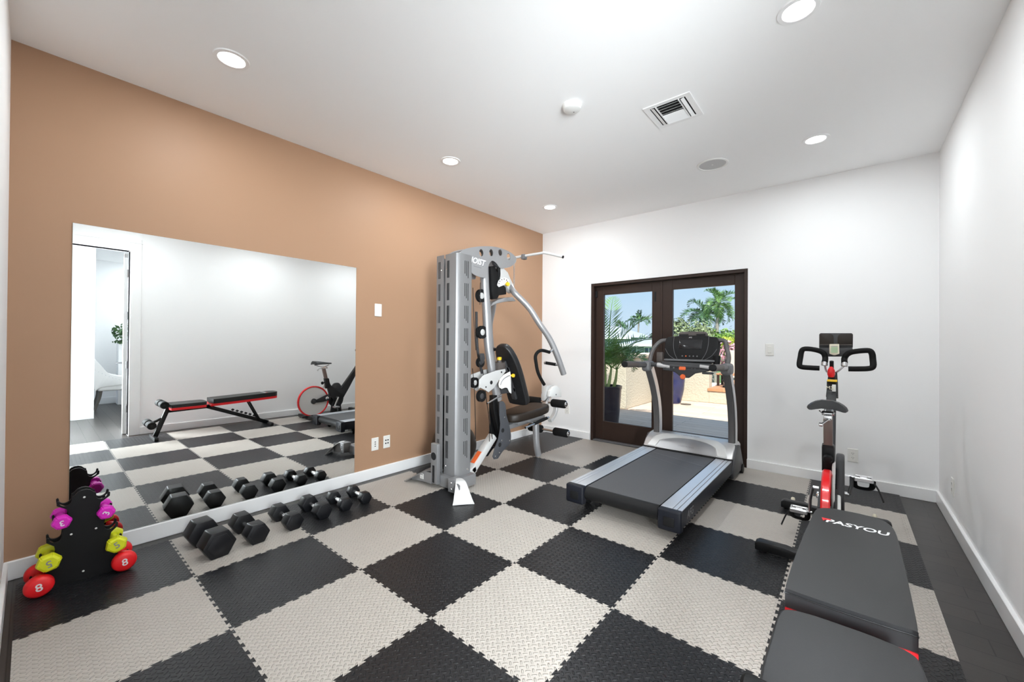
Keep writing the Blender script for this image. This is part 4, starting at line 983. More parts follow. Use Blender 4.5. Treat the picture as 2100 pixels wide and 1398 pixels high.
for sh_, xs_, yy in ((s1, (0.722, 0.733, 0.744), 1.1415), (s2, (0.603, 0.614, 0.625), 1.1415)):
    mb = MB()
    for g_ in range(9):
        z0 = 0.27 + 0.198*g_
        for k_, x in enumerate(xs_):
            d = 0.0
            mb.box((x-0.0018, yy-0.0012, z0+d), (x+0.0018, yy+0.004, z0+0.150-d))
    obj('vent_slots', mb, M['dark'], sh_)
mb = MB()
for g_ in range(9):
    z0 = 0.27 + 0.198*g_
    for k_, y in enumerate((1.232, 1.251, 1.270)): mb.box((0.848, y-0.0030, z0+0.018*(2-k_)), (0.8522, y+0.0030, z0+0.150))
obj('vent_slots', mb, M['dark'], s1)
for x, sh_ in ((0.635, s2), (0.715, s1)):
    for z in (1.93, 0.20):
        mb = MB(); mb.lathe([(0.0, 0.004), (0.005, 0.003), (0.007, 0.0)], (x, 1.143, z), (0, -1, 0), 10); obj('bolt', mb, M['chrome'], sh_)
mb = MB(); mb.lathe([(0.0, 0.004), (0.009, 0.003), (0.011, 0.0)], (0.852, 1.282, 0.165), (1, 0, 0), 12); obj('bolt', mb, M['chrome'], s1)
mb = MB(); mb.box((0.57, 1.18, 0.16), (0.83, 1.30, 0.80))
obj('weight_stack', mb, M['dark'], gm)
mb = MB(); mb.cyl((0.645, 1.24, 0.15), (0.645, 1.24, 2.02), 0.011); mb.cyl((0.755, 1.24, 0.15), (0.755, 1.24, 2.02), 0.011); obj('guide_rods', mb, M['chrome'], gm)
mb = MB(); mb.box((0.666, 1.168, 0.15), (0.688, 1.188, 1.96)); obj('inner_column', mb, M['dark'], gm)
# base
mb = MB(); mb.box((0.55, 1.10, 0.03), (0.90, 1.34, 0.125), 0.006); mb.box((0.615, 1.06, 0.05), (0.70, 1.10, 0.40), 0.006); base_ = obj('base_frame', mb, M['silverd'], gm)
mb = MB(); mb.box((0.88, 1.03, 0.045), (0.965, 1.12, 0.155), 0.006); obj('foot_bracket', mb, M['silverd'], base_)
for z in (0.075, 0.125):
    mb = MB(); mb.lathe([(0.0, 0.004), (0.006, 0.003), (0.008, 0.0)], (0.92, 1.03, z), (0, -1, 0), 10); obj('bolt', mb, M['chrome'], base_)
mb = MB(); mb.lathe([(0.0, 0.002), (0.033, 0.002), (0.034, 0.0)], (0.655, 1.06, 0.29), (0, -1, 0), 20); mb.box((0.642, 1.0575, 0.06), (0.668, 1.061, 0.21)); obj('cutout', mb, M['dark'], base_)
def paddle(path, w0, w1, m_, name, wdir):
    """flared sheet foot: a strip along path, widening towards the floor"""
    mb = MB(); p = catmull([Vector(q) for q in path], 5); n = len(p); wd = Vector(wdir).normalized(); rows = []
    for i, q in enumerate(p):
        t_ = i/(n-1); w = w0 + (w1-w0)*t_**1.3
        tg = (p[min(i+1,n-1)]-p[max(i-1,0)]).normalized(); nr = tg.cross(wd).normalized()*0.006
        rows.append([mb.bm.verts.new(q+wd*w*k_/6 + nr*(1-(k_/6)**2)*0.8) for k_ in range(-6, 7)])
    for a_, b_ in zip(rows, rows[1:]):
        for k_ in range(12): mb.bm.faces.new((a_[k_], a_[k_+1], b_[k_+1], b_[k_]))
    g = bmesh.ops.extrude_face_region(mb.bm, geom=list(mb.bm.faces))
    bmesh.ops.translate(mb.bm, vec=(0, 0, -0.006), verts=[v for v in g['geom'] if isinstance(v, bmesh.types.BMVert)])
    return obj(name, mb, m_, gm)
paddle([(0.955, 1.085, 0.155), (1.01, 1.055, 0.145), (1.075, 1.01, 0.085), (1.125, 0.978, FZ+0.008)], 0.028, 0.085, M['pale'], 'floor_foot', (0.62, 0.78, 0))
mb = MB(); mb.prism([(0.955, 1.035), (1.05, 1.0), (1.05, 1.01), (0.955, 1.05)], 'z', 0.04, 0.14); obj('foot_web', mb, M['silverd'], gm)
paddle([(0.66, 1.16, 0.155), (0.53, 1.165, 0.145), (0.40, 1.16, 0.085), (0.275, 1.15, FZ+0.0105)], 0.085, 0.175, M['silverd'], 'floor_foot', (-0.35, 1, 0))
mb = MB(); mb.prism([(0.34, FZ+0.004), (0.36, FZ+0.03), (0.45, 0.10), (0.56, 0.135), (0.63, 0.14), (0.63, 0.045), (0.52, 0.042), (0.42, 0.03)], 'y', 1.055, 1.065); web = obj('foot_web', mb, M['silverd'], gm)
mb = MB(); mb.box((0.475, 1.053, 0.062), (0.525, 1.056, 0.108)); ss = obj('label_sticker', mb, M['sticker_w'], web)
mb = MB(); mb.box((0.48, 1.0522, 0.095), (0.52, 1.0535, 0.103)); [mb.box((0.482, 1.0522, 0.068+0.007*i), (0.518, 1.0535, 0.070+0.007*i)) for i in range(3)]; obj('print', mb, M['gtext'], ss)
# lower diagonal beam and side plates
mb = MB(); mb.beam((GX, 1.26, 0.06), (GX, 1.44, 0.115), 0.075, 0.07, 0.012, ext=0.02); mb.beam((GX, 1.42, 0.105), (GX, 1.70, 0.36), 0.075, 0.07, 0.012, ext=0.02); lb = obj('lower_beam', mb, M['pale'], gm)
dv = Vector((0, 0.28, 0.255)).normalized(); nu = Vector((0, -dv.z, dv.y))
p0 = Vector((GX, 1.46, 0.141)) + nu*0.0365; mb = MB(); mb.beam(p0, p0+dv*0.13, 0.05, 0.002, up=nu); obj('warning_label', mb, M['orange'], lb)
PLX = 0.83
sp_ = catm2([(1.724, 0.711), (1.77, 0.712), (1.813, 0.67), (1.828, 0.569), (1.863, 0.489), (1.898, 0.377), (1.899, 0.314)] + [(1.889, 0.286), (1.848, 0.258), (1.769, 0.214), (1.706, 0.163)], 3) + [(1.654, 0.168), (1.633, 0.198), (1.662, 0.268), (1.709, 0.342), (1.732, 0.422)] + [(1.74, 0.495), (1.725, 0.589)]
h_ = [(1.773, 0.425)][0]; h2 = [(1.731, 0.293)][0]
mb = MB(); mb.prism(sp_, 'x', 0.822, 0.832, bev=0.002); spn = obj('side_plate', mb, M['slate'], gm)
mb = MB(); mb.prism(sp_, 'x', 0.690, 0.700, bev=0.002); obj('side_plate', mb, M['black'], gm)  # far twin of the grey plate, its shadow put into the black colour
mb = MB()
for hh in (h_, h2): mb.lathe([(0.0, 0.0012), (0.021, 0.0012), (0.022, 0.0)], (0.832, hh[0], hh[1]), (1, 0, 0), 20)
obj('hole', mb, M['dark'], spn)
for q in [(1.762, 0.329), (1.883, 0.305), (1.73, 0.216), (1.672, 0.193)] + [(1.8, 0.55)]:
    mb = MB(); mb.lathe([(0.0, 0.005), (0.007, 0.004), (0.009, 0.0)], (0.832, q[0], q[1]), (1, 0, 0), 10); obj('bolt', mb, M['chrome'], spn)
mb = MB(); mb.tube([(GX, y, z) for y, z in [(1.726, 0.772), (1.735, 0.668), (1.775, 0.518), (1.824, 0.354), (1.763, 0.24)]], 0.05, n=12, smooth=4, sx=0.6, sy=0.9, sq=True); obj('lower_column', mb, M['black'], gm)
# main upright
mb = MB(); mb.tube([(GX, y, z) for y, z in [(1.573, 2.021), (1.585, 1.812), (1.612, 1.579), (1.635, 1.297), (1.668, 1.131), (1.709, 0.962), (1.783, 0.715)]], 0.040, n=18, smooth=5, sx=1.0, sy=1.15); up_ = obj('main_upright', mb, M['silver'], gm)
mb = MB(); mb.tube([(GX-0.06, y-0.10, z) for y, z in [(1.632, 1.581), (1.642, 1.297), (1.672, 1.131), (1.716, 0.986)]], 0.013, n=10, smooth=4); obj('rear_rod', mb, M['dgrey'], gm)
# top shroud plates
tpn = catm2([(1.181, 2.067), (1.258, 2.115), (1.388, 2.158), (1.548, 2.193), (1.71, 2.209), (1.86, 2.195), (1.943, 2.167), (1.966, 2.141)], 4)[:-1] + catm2([(1.966, 2.141), (1.952, 2.104), (1.878, 2.052), (1.782, 2.021), (1.712, 2.015), (1.667, 2.048), (1.622, 2.066), (1.585, 2.055), (1.55, 2.01), (1.536, 1.944), (1.533, 1.897)], 3)[:-1] + catm2([(1.533, 1.897), (1.494, 1.888), (1.412, 1.892), (1.338, 1.91), (1.332, 1.953), (1.318, 1.988), (1.253, 2.029), (1.187, 2.05)], 3)
hl = [(1.454, 2.115), (1.588, 2.139), (1.716, 2.164), (1.842, 2.146)]
holes = [[(y+0.027*math.cos(-2*PI*i/18), z+0.033*math.sin(-2*PI*i/18)) for i in range(18)] for y, z in hl]
mb = MB(); mb.prism(tpn, 'x', 0.826, 0.832, holes=holes); tpl = obj('top_plate', mb, M['silver'], gm)
mb = MB(); mb.prism(tpn, 'x', 0.675, 0.681, holes=holes); obj('top_plate', mb, M['silver'], gm)
mb = MB()
spine = [(y, z-0.004) for y, z in catm2([(1.258, 2.113), (1.389, 2.156), (1.548, 2.191), (1.71, 2.207), (1.86, 2.193)], 4)]
mb.prism(spine + [(y, z-0.012) for y, z in reversed(spine)], 'x', 0.681, 0.826); obj('top_spine', mb, M['silverd'], gm)
(ty0, tz0), (ty1, tz1) = [(1.281, 2.019), (1.489, 2.034)]
text('lettering', 'HOIST', 0.075, (0.8325, (ty0+ty1)/2+0.005, (tz0+tz1)/2), (0, 1, -0.05), (0, 0.05, 1), M['wtext'], tpl, 0.001, shear=0.3, bold=0.002)
text('lettering_shadow', 'HOIST', 0.075, (0.8321, (ty0+ty1)/2+0.010, (tz0+tz1)/2-0.007), (0, 1, -0.05), (0, 0.05, 1), M['gtext'], tpl, 0.0003, shear=0.3, bold=0.002)
mb = MB(); mb.beam((0.8325, (ty0+ty1)/2-0.03, (tz0+tz1)/2-0.048), (0.8325, (ty0+ty1)/2+0.07, (tz0+tz1)/2-0.053), 0.001, 0.008); obj('lettering_underline', mb, M['gtext'], tpl)
mb = MB(); mb.box((0.60, 1.25, 1.97), (0.818, 1.42, 2.02), 0.006); obj('tower_cap', mb, M['dark'], gm)
# cam, press pivot and its selector
pv = [(1.613, 2.019), (1.672, 2.031), (1.703, 1.974), (1.756, 2.023), (1.765, 1.951), (1.735, 1.895), (1.837, 1.84), (1.846, 1.772), (1.736, 1.751), (1.714, 1.713), (1.654, 1.707), (1.63, 1.781)]
mb = MB(); mb.prism(pv, 'x', 0.735, 0.805, bev=0.006); pvt = obj('press_pivot', mb, M['blackm'], gm)
mb = MB(); mb.prism([(1.628, 2.106), (1.687, 2.134), (1.75, 2.039), (1.7, 2.021), (1.658, 2.04)], 'x', 0.78, 0.815, bev=0.006); obj('pivot_cover', mb, M['dgrey'], pvt)
mb = MB(); mb.tube([(0.80, y, z) for y, z in [(1.723, 2.03), (1.735, 1.965), (1.724, 1.907), (1.702, 1.878)]], 0.016, n=10, smooth=4); obj('pivot_band', mb, M['blackm'], pvt)
mb = MB(); mb.prism([(1.749, 2.03), (1.796, 2.026), (1.861, 1.994), (1.902, 1.936), (1.952, 1.878), (1.97, 1.837), (1.945, 1.791), (1.879, 1.816), (1.838, 1.854), (1.744, 1.853), (1.728, 1.893), (1.746, 1.957)], 'x', 0.74, 0.81, bev=0.008); yoke = obj('arm_yoke', mb, M['pale'], gm)
sel = [(1.693, 1.845), (1.708, 1.888), (1.746, 1.918), (1.808, 1.934), (1.865, 1.923), (1.873, 1.893), (1.825, 1.871), (1.77, 1.849), (1.716, 1.828)]
mb = MB(); mb.prism(sel, 'x', 0.812, 0.820, bev=0.002); slp = obj('selector_plate', mb, M['whitep'], yoke)
for q in [(1.714, 1.863), (1.725, 1.887), (1.756, 1.906), (1.791, 1.916), (1.827, 1.91), (1.843, 1.896)]:
    mb = MB(); mb.lathe([(0.0, 0.001), (0.006, 0.001), (0.0065, 0.0)], (0.820, q[0], q[1]), (1, 0, 0), 10); obj('hole', mb, M['dark'], slp)
q = [(1.82, 1.867)][0]
mb = MB(); mb.lathe([(0.0, 0.035), (0.018, 0.034), (0.022, 0.02), (0.012, 0.012), (0.010, -0.01)], (0.822, q[0], q[1]), (1, -0.2, 0), 18); obj('pull_pin', mb, M['yellow'], yoke)
# press arms
ra = [(0.8, 1.92, 1.855), (0.86, 1.903, 1.789), (0.955, 2.014, 1.646), (1.03, 2.088, 1.489), (1.09, 2.194, 1.328), (1.13, 2.288, 1.137), (1.15, 2.37, 0.963)]
for s_ in (1, -1):
    fl = lambda p: p if s_ > 0 else (GX-(p[0]-GX)*1.45, p[1], p[2])
    fg = lambda p: p if s_ > 0 else (GX-(p[0]-GX)*0.72, p[1], p[2])
    mb = MB(); mb.tube([fl(p) for p in ra], 0.029, n=16, smooth=5, sx=1.0, sy=1.1); arm = obj('press_arm', mb, M['silver'], gm)
    gr = [(1.115, y, z) for y, z in [(2.155, 1.194), (2.066, 1.21), (2.004, 1.212), (1.949, 1.192), (1.92, 1.153), (1.933, 1.086), (1.957, 1.013), (2.001, 0.947), (2.07, 0.873)]]
    mb = MB(); mb.tube([fg(p) for p in gr], 0.0165, n=12, smooth=4); g1 = obj('press_grip', mb, M['foam'], arm)
    a_ = Vector(gr[0]); b_ = Vector(ra[4])*0.5 + Vector(ra[5])*0.5
    mb = MB(); mb.cyl(fg(tuple(a_)), fl(tuple(b_)), 0.013); obj('grip_stub', mb, M['chrome'], arm)
    c_ = Vector(ra[5])*0.55 + Vector(ra[6])*0.45
    mb = MB(); mb.cyl(fl(tuple(c_)), fl((c_.x-0.055, c_.y-0.01, c_.z+0.004)), 0.013); mb.cyl(fl((c_.x-0.165, c_.y-0.03, c_.z+0.018)), fl((c_.x-0.18, c_.y-0.032, c_.z+0.02)), 0.018, bev=0.004); obj('grip_stub', mb, M['chrome'], arm)
    mb = MB(); mb.cyl(fl((c_.x-0.05, c_.y-0.01, c_.z+0.004)), fl((c_.x-0.165, c_.y-0.03, c_.z+0.018)), 0.0165, bev=0.003); obj('row_grip', mb, M['foam'], arm)
cb = [(1.62, 1.634), (1.652, 1.672), (1.727, 1.709), (1.836, 1.739), (1.951, 1.755), (2.002, 1.717), (1.885, 1.707), (1.758, 1.68), (1.682, 1.659)]
mb = MB(); mb.prism(cb, 'x', 0.70, 0.80, bev=0.004); obj('arm_bridge', mb, M['silver'], gm)
# lat bar and chain
lat = [(0.22, 2.10, 2.135), (0.42, 2.10, 2.19), (0.50, 2.10, 2.196), (1.02, 2.10, 2.196), (1.10, 2.10, 2.190), (1.30, 2.11, 2.125)]
mb = MB(); mb.tube(lat, 0.0135, n=14, smooth=4); lb_ = obj('lat_bar', mb, M['pale'], gm)
mb = MB(); mb.cyl((1.296, 2.11, 2.126), (1.302, 2.11, 2.124), 0.0145); mb.cyl((0.224, 2.10, 2.136), (0.218, 2.10, 2.134), 0.0145); obj('end_cap', mb, M['dark'], lb_)
mb = MB(); mb.box((0.80, 2.075, 2.16), (0.845, 2.13, 2.215), 0.008); obj('bar_hook', mb, M['mgrey'], gm)
mb = MB(); (cy0, cz0), (cy1, cz1) = [(1.967, 2.088), (1.967, 1.873)]
nl = 18
for i in range(nl):
    t_ = i/(nl-1); c0 = Vector((0.80, cy0+(cy1-cy0)*t_, cz0+(cz1-cz0)*t_)); a_ = Vector((1,0,0)) if i % 2 else Vector((0,1,0))
    ring = [c0 + a_*0.006*math.cos(2*PI*k_/10) + Vector((0,0,0.0125))*math.sin(2*PI*k_/10) for k_ in range(10)]
    mb.tube(ring+[ring[0]], 0.0017, n=5, cap=False)
obj('chain', mb, M['steel'], gm)
# pulleys on the upright and cables
def pulley(q, x, r_, m_in, par=None):
    mb = MB(); mb.lathe([(r_*0.3, -0.012), (r_, -0.014), (r_*0.86, 0.0), (r_, 0.014), (r_*0.3, 0.012)], (x, q[0], q[1]), (1, 0, 0), 28, close=True); o = obj('pulley', mb, M['blackm'], gm)
    mb = MB(); mb.lathe([(0.0, 0.018), (0.010, 0.017), (r_*0.45, 0.014), (r_*0.5, 0.012)], (x, q[0], q[1]), (1, 0, 0), 16); obj('pulley_hub', mb, m_in, o)
for q, r_, m_ in zip([(1.526, 1.729), (1.542, 1.384), (1.483, 1.101), (1.499, 0.787), (1.448, 0.912)], (0.062, 0.062, 0.046, 0.055, 0.05), ('pale', 'pale', 'dgrey', 'dgrey', 'pale')): pulley(q, 0.80 if m_ == 'dgrey' else 0.76, r_, M[m_])
bk_ = [(1.459, 1.186), (1.511, 1.185), (1.525, 1.139), (1.506, 1.093), (1.473, 1.094), (1.457, 1.14)]
mb = MB(); mb.prism(bk_, 'x', 0.818, 0.823, bev=0.001); obj('pulley_bracket', mb, M['dgrey'], gm)
for pts in ([(1.381, 1.786), (1.397, 1.474), (1.425, 1.215)], [(1.383, 1.05), (1.41, 0.848), (1.427, 0.532), (1.428, 0.397)], [(1.517, 1.035), (1.567, 0.765), (1.61, 0.551), (1.619, 0.34)], [(1.608, 0.738), (1.623, 0.549), (1.66, 0.356)], [(1.477, 1.845), (1.473, 1.639)]):
    mb = MB(); mb.tube([(0.80, y, z) for y, z in pts], 0.0032, n=6, smooth=4); obj('cable', mb, M['black'], gm)
# seat adjuster plates
w1 = [(1.428, 0.945), (1.486, 0.984), (1.659, 1.019), (1.792, 1.029), (1.799, 1.004), (1.696, 0.921), (1.63, 0.854), (1.554, 0.819), (1.522, 0.839), (1.442, 0.872), (1.426, 0.864)]
mb = MB(); mb.prism(w1, 'x', 0.835, 0.843, bev=0.002); wp = obj('linkage_plate', mb, M['pale'], gm)
mb = MB(); mb.prism(w1, 'x', 0.68, 0.688, bev=0.002); obj('linkage_plate', mb, M['pale'], gm)
mb = MB()
for q, r_ in zip([(1.591, 0.909), (1.518, 0.872), (1.735, 1.0)], (0.018, 0.008, 0.009)): mb.lathe([(0.0, 0.0012), (r_, 0.0012), (r_*1.05, 0.0)], (0.843, q[0], q[1]), (1, 0, 0), 18)
obj('hole', mb, M['dark'], wp)
w2 = [(1.686, 0.886), (1.703, 0.933), (1.758, 0.973), (1.855, 1.002), (1.865, 0.961), (1.877, 0.778), (1.85, 0.793), (1.816, 0.84), (1.778, 0.846), (1.732, 0.837), (1.695, 0.855)]
mb = MB(); mb.prism(w2, 'x', 0.846, 0.853, bev=0.002); sc_ = obj('angle_plate', mb, M['whitep'], gm)
ar = [(1.71, 0.876), (1.728, 0.908), (1.764, 0.936), (1.821, 0.957), (1.85, 0.961)]
mb = MB(); mb.tube([(0.853, y, z) for y, z in ar], 0.006, n=6, smooth=4, sx=0.3); obj('slot', mb, M['gtext'], sc_)
q = [(1.876, 0.96)][0]; mb = MB(); mb.lathe([(0.0, 0.03), (0.017, 0.028), (0.02, 0.012), (0.010, 0.004), (0.009, -0.015)], (0.855, q[0], q[1]), (1, 0.2, 0), 18); obj('pull_pin', mb, M['yellow'], sc_)
q0, q1 = [(1.517, 0.721), (1.742, 0.775)]; mb = MB(); mb.cyl((0.86, *q0), (0.84, *q1), 0.008); obj('linkage_rod', mb, M['chrome'], gm)
q = [(1.751, 1.115), (1.752, 1.043)]; mb = MB(); mb.cyl((0.80, *q[0]), (0.80, *q[1]), 0.022); mb.box((0.70, q[1][0]-0.05, q[1][1]-0.06), (0.83, q[1][0]+0.06, q[1][1]+0.05), 0.01); obj('back_adjuster', mb, M['tgrip'], gm)
mb = MB(); mb.cyl((0.80, q[0][0], q[0][1]), (0.80, q[0][0]-0.002, q[0][1]+0.03), 0.022, bev=0.004); obj('pull_knob', mb, M['yellow'], gm)
# back pad, seat
bpad = [(-0.125, 0.03), (-0.13, 0.20), (-0.13, 0.45), (-0.105, 0.60), (-0.06, 0.675), (0.0, 0.69), (0.06, 0.675), (0.105, 0.60), (0.13, 0.45), (0.13, 0.20), (0.125, 0.03), (0.09, 0.0), (0.0, -0.005), (-0.09, 0.0)]
mb = MB(); mb.prism(catm2(bpad, 4, True), 'y', -0.035, 0.035, bev=0.018)
for v in mb.bm.verts:
    t_ = v.co.z/0.69; v.co.y += 0.03*math.sin(t_*PI)*0.6
Mx = Matrix.Translation((GX, 2.13, 0.645)) @ Matrix.Rotation(math.radians(25), 4, 'X')
bmesh.ops.transform(mb.bm, matrix=Mx, verts=mb.bm.verts); obj('back_pad', mb, M['vinyl'], gm, ang=60, wn=True)
mb = MB(); mb.beam((GX, 1.86, 1.02), (GX, 1.98, 1.0), 0.06, 0.05, 0.006); mb.beam((GX, 1.80, 0.80), (GX, 2.02, 0.80), 0.06, 0.05, 0.006); mb.beam((GX, 1.86, 1.10), (GX, 2.05, 0.70), 0.06, 0.03, 0.006); obj('back_support', mb, M['dgrey'], gm)
seat_o = catm2([(0.615, 2.02), (0.65, 1.94), (0.71, 1.90), (0.80, 1.90), (0.86, 1.94), (0.895, 2.02), (0.915, 2.22), (0.905, 2.42), (0.86, 2.52), (0.755, 2.545), (0.65, 2.52), (0.605, 2.42), (0.595, 2.22)], 4, True)
mb = MB(); mb.prism(seat_o, 'z', 0.495, 0.585, bev=0.024)
for v in mb.bm.verts: v.co.z += (v.co.y-2.22)*0.07
obj('seat_pad', mb, M['vinylb'], gm, ang=60, wn=True)
mb = MB(); mb.beam((GX, 1.82, 0.42), (GX, 2.50, 0.455), 0.06, 0.05, 0.008); mb.box((0.65, 1.98, 0.455), (0.86, 2.45, 0.490), 0.004); seatf = obj('seat_frame', mb, M['silverd'], gm)
for s_ in (1, -1):
    x = GX + s_*0.165
    mb = MB(); mb.cyl((x, 2.02, 0.425), (x, 2.43, 0.475), 0.011); mb.beam((GX+s_*0.03, 2.20, 0.45), (x, 2.20, 0.447), 0.03, 0.015, 0.003); obj('side_handle', mb, M['chrome'], gm)
    mb = MB(); mb.cyl((x, 2.17, 0.4433), (x, 2.40, 0.4715), 0.0165, bev=0.003); obj('handle_grip', mb, M['foam'], gm)
mb = MB(); mb.tube([(GX, 2.42, 0.46), (GX, 2.425, 0.30), (GX, 2.44, 0.14), (GX, 2.472, FZ+0.011)], 0.036, n=18, smooth=5); obj('front_post', mb, M['silver'], gm)
# leg developer
mb = MB(); mb.beam((GX, 2.48, 0.47), (GX, 2.68, 0.66), 0.05, 0.045, 0.008); obj('leg_bracket', mb, M['steel'], gm)
mb = MB(); mb.prism([(2.603, 0.673), (2.617, 0.739), (2.676, 0.781), (2.752, 0.789), (2.822, 0.756), (2.851, 0.701), (2.85, 0.645)], 'x', 0.775, 0.815, bev=0.006); cam_ = obj('leg_cam', mb, M['whitep'], gm)
mb = MB(); mb.prism([(2.627, 0.791), (2.762, 0.79), (2.794, 0.752), (2.718, 0.706), (2.673, 0.676), (2.593, 0.624), (2.592, 0.684)], 'x', 0.70, 0.76, bev=0.006); obj('cam_bracket', mb, M['pale'], gm)
mb = MB(); mb.lathe([(0.0, 0.003), (0.008, 0.002), (0.01, 0.0)], (0.815, *[(2.734, 0.686)][0]), (1, 0, 0), 10); obj('bolt', mb, M['mgrey'], cam_)
la = [(2.792, 0.557), (2.785, 0.489), (2.74, 0.426), (2.665, 0.385)]
mb = MB(); mb.tube([(0.775, y, z) for y, z in la], 0.026, n=12, smooth=4, sx=1.0, sy=0.8, sq=True); obj('leg_arm', mb, M['pale'], gm)
def roller(y, z, x0, x1):
    mb = MB(); mb.lathe([(0.0, x0), (0.030, x0), (0.042, x0+0.006), (0.046, x0+0.014), (0.046, x1-0.014), (0.042, x1-0.006), (0.030, x1), (0.0, x1)], (0, y, z), (1, 0, 0), 26); o = obj('foam_roller', mb, M['foam'], gm)
    return o
ky, kz = 2.62, 0.605; ly, lz = 2.66, 0.275
roller(ky, kz, 0.835, 1.02); roller(ky, kz, 0.49, 0.675)
roller(ly, lz, 0.84, 1.03); roller(ly, lz, 0.48, 0.67)
for y, z, x1 in ((ky, kz, 1.035), (ly, lz, 1.042)):
    mb = MB(); mb.cyl((0.47, y, z), (x1, y, z), 0.0125); mb.cyl((x1-0.02, y, z), (x1-0.004, y, z), 0.030, bev=0.006); obj('roller_bar', mb, M['chrome'], gm)

BR = 0.228; BC = (0.345, 1.575, FZ+BR)
mb = MB(); mb.lathe([(0.0, -BR)] + [(BR*math.cos(a), BR*math.sin(a)) for a in [(-PI/2)+PI*i/24 for i in range(1, 24)]] + [(0.0, BR)], BC, n=40)
solo('exercise_ball', mb, M['vinylb'], 'dark brown rubber ball on the floor behind the weight machine tower', 'exercise ball', BC)

# ------------------------------------------------------------------ terrace and garden beyond the doors
GZ = -0.03
mb = MB(); mb.box((-5, YF+T, GZ-0.3), (7, 14, GZ)); struct('patio_floor', mb, M['paver'], 'tiled terrace floor outside, half in the shade of the house', 'terrace')
mb = MB(); mb.box((-5, YF+T, GZ), (-0.5, YF+T+0.02, 3.0)); mb.box((W+0.3, YF+T, GZ), (7, YF+T+0.02, 3.0)); struct('wall_outside', mb, M['stucco'], 'stucco house wall outside beside the patio doors', 'wall')
def parapet(name, a, b_, h, label):
    mb = MB(); mb.box((a[0], a[1], GZ), (b_[0], b_[1], h-0.09), 0.01, 1); struct(name, mb, M['stucco'], label, 'parapet wall')
    mb = MB(); mb.box((a[0]-0.05, a[1]-0.05, h-0.09), (b_[0]+0.05, b_[1]+0.05, h), 0.02, 2); return mb
c1 = parapet('wall_patio_left', (-0.28, 6.47), (0.0, 8.9), 1.08, 'cream stucco parapet wall along the left of the terrace')
struct('trim_2', c1, M['coping'], 'peach coping on the left terrace wall', 'coping')
c2 = parapet('wall_patio_corner', (-5.0, 6.50), (-0.28, 6.75), 1.02, 'cream stucco wall behind the dark planter')
struct('trim_3', c2, M['coping'], 'peach coping on the wall behind the dark planter', 'coping')
c3 = parapet('wall_patio_back', (0.0, 8.62), (1.02, 8.9), 1.10, 'cream stucco back wall of the terrace behind the blue pot')
struct('trim_4', c3, M['coping'], 'peach coping on the back terrace wall', 'coping')
mb = MB(); mb.box((1.02, 8.62, GZ), (6.5, 8.9, 0.24), 0.01, 1); struct('wall_patio_step', mb, M['stucco'], 'low cream wall below the raised orange deck', 'parapet wall')
mb = MB(); mb.box((1.0, 8.60, 0.24), (6.5, 13.5, 0.30)); struct('raised_deck', mb, M['deck'], 'orange brown wooden deck raised beyond the terrace', 'deck')
mb = MB(); mb.box((0.6, 12.2, 0.30), (6.5, 12.4, 1.12), 0.01, 1); struct('wall_deck', mb, M['coping'], 'peach wall at the back of the raised deck', 'wall')
# lantern on the deck
r = thing('lantern', 'white and black lantern hanging over the raised deck outside', 'lantern', (1.27, 9.05, 0.30))
mb = MB(); mb.cyl((1.27, 9.05, 0.30), (1.27, 9.05, 0.34), 0.06); mb.cyl((1.27, 9.05, 0.34), (1.27, 9.05, 1.05), 0.008); obj('stand', mb, M['blackm'], r)
mb = MB(); mb.lathe([(0.0, 0.0), (0.03, 0.02), (0.055, 0.10), (0.03, 0.20), (0.0, 0.24)], (1.27, 9.05, 0.36), n=16); obj('shade', mb, M['whitep'], r)
mb = MB(); mb.lathe([(0.055, 0.0), (0.075, 0.03), (0.055, 0.07)], (1.27, 9.05, 0.43), n=16); obj('band', mb, M['blackm'], r)
r = thing('deck_table', 'small brown wooden table on the raised deck outside', 'table', (1.3, 9.6, 0.30))
mb = MB(); mb.box((1.0, 9.35, 0.56), (1.65, 9.85, 0.60), 0.005, 1); obj('tabletop', mb, M['deck'], r)
for x in (1.04, 1.61):
    for y in (9.39, 9.81): mb = MB(); mb.box((x-0.025, y-0.025, 0.30), (x+0.025, y+0.025, 0.56)); obj('leg', mb, M['bronze'], r)

def frond(mb, base, az, elev, L, droop, nl, lw, ll, rng, twist=0.5):
    """feather leaf: an arching rib with leaflets both sides"""
    base = Vector(base); hd = Vector((math.cos(az), math.sin(az), 0)); pts = []
    n = 10
    for i in range(n+1):
        t_ = i/n; a = elev - droop*t_*t_
        pts.append((base if i == 0 else pts[-1] + (hd*math.cos(a) + Vector((0,0,math.sin(a))))*(L/n)))
    mb.tube(pts, 0.01*L, n=5, radii=(0.010*L, 0.003*L))
    side = Vector((-hd.y, hd.x, 0))
    for i in range(nl):
        t_ = 0.15 + 0.85*i/(nl-1); f = t_*n; k_ = min(int(f), n-1); p = pts[k_].lerp(pts[k_+1], f-k_); tg = (pts[k_+1]-pts[k_]).normalized(); upv = side.cross(tg).normalized()
        l = ll*math.sin(PI*(0.12+0.86*t_))**0.7
        for s_ in (-1, 1):
            d = (side*s_*0.8 + tg*(0.55+0.35*t_) + upv*(-0.25+rng.uniform(-twist, twist)*0.4)).normalized()
            q = p + d*l; wv = tg*lw
            mid = p + d*l*0.5 + upv*0.02*l
            v = [mb.bm.verts.new(p), mb.bm.verts.new(mid+wv), mb.bm.verts.new(q), mb.bm.verts.new(mid-wv)]
            mb.bm.faces.new(v)
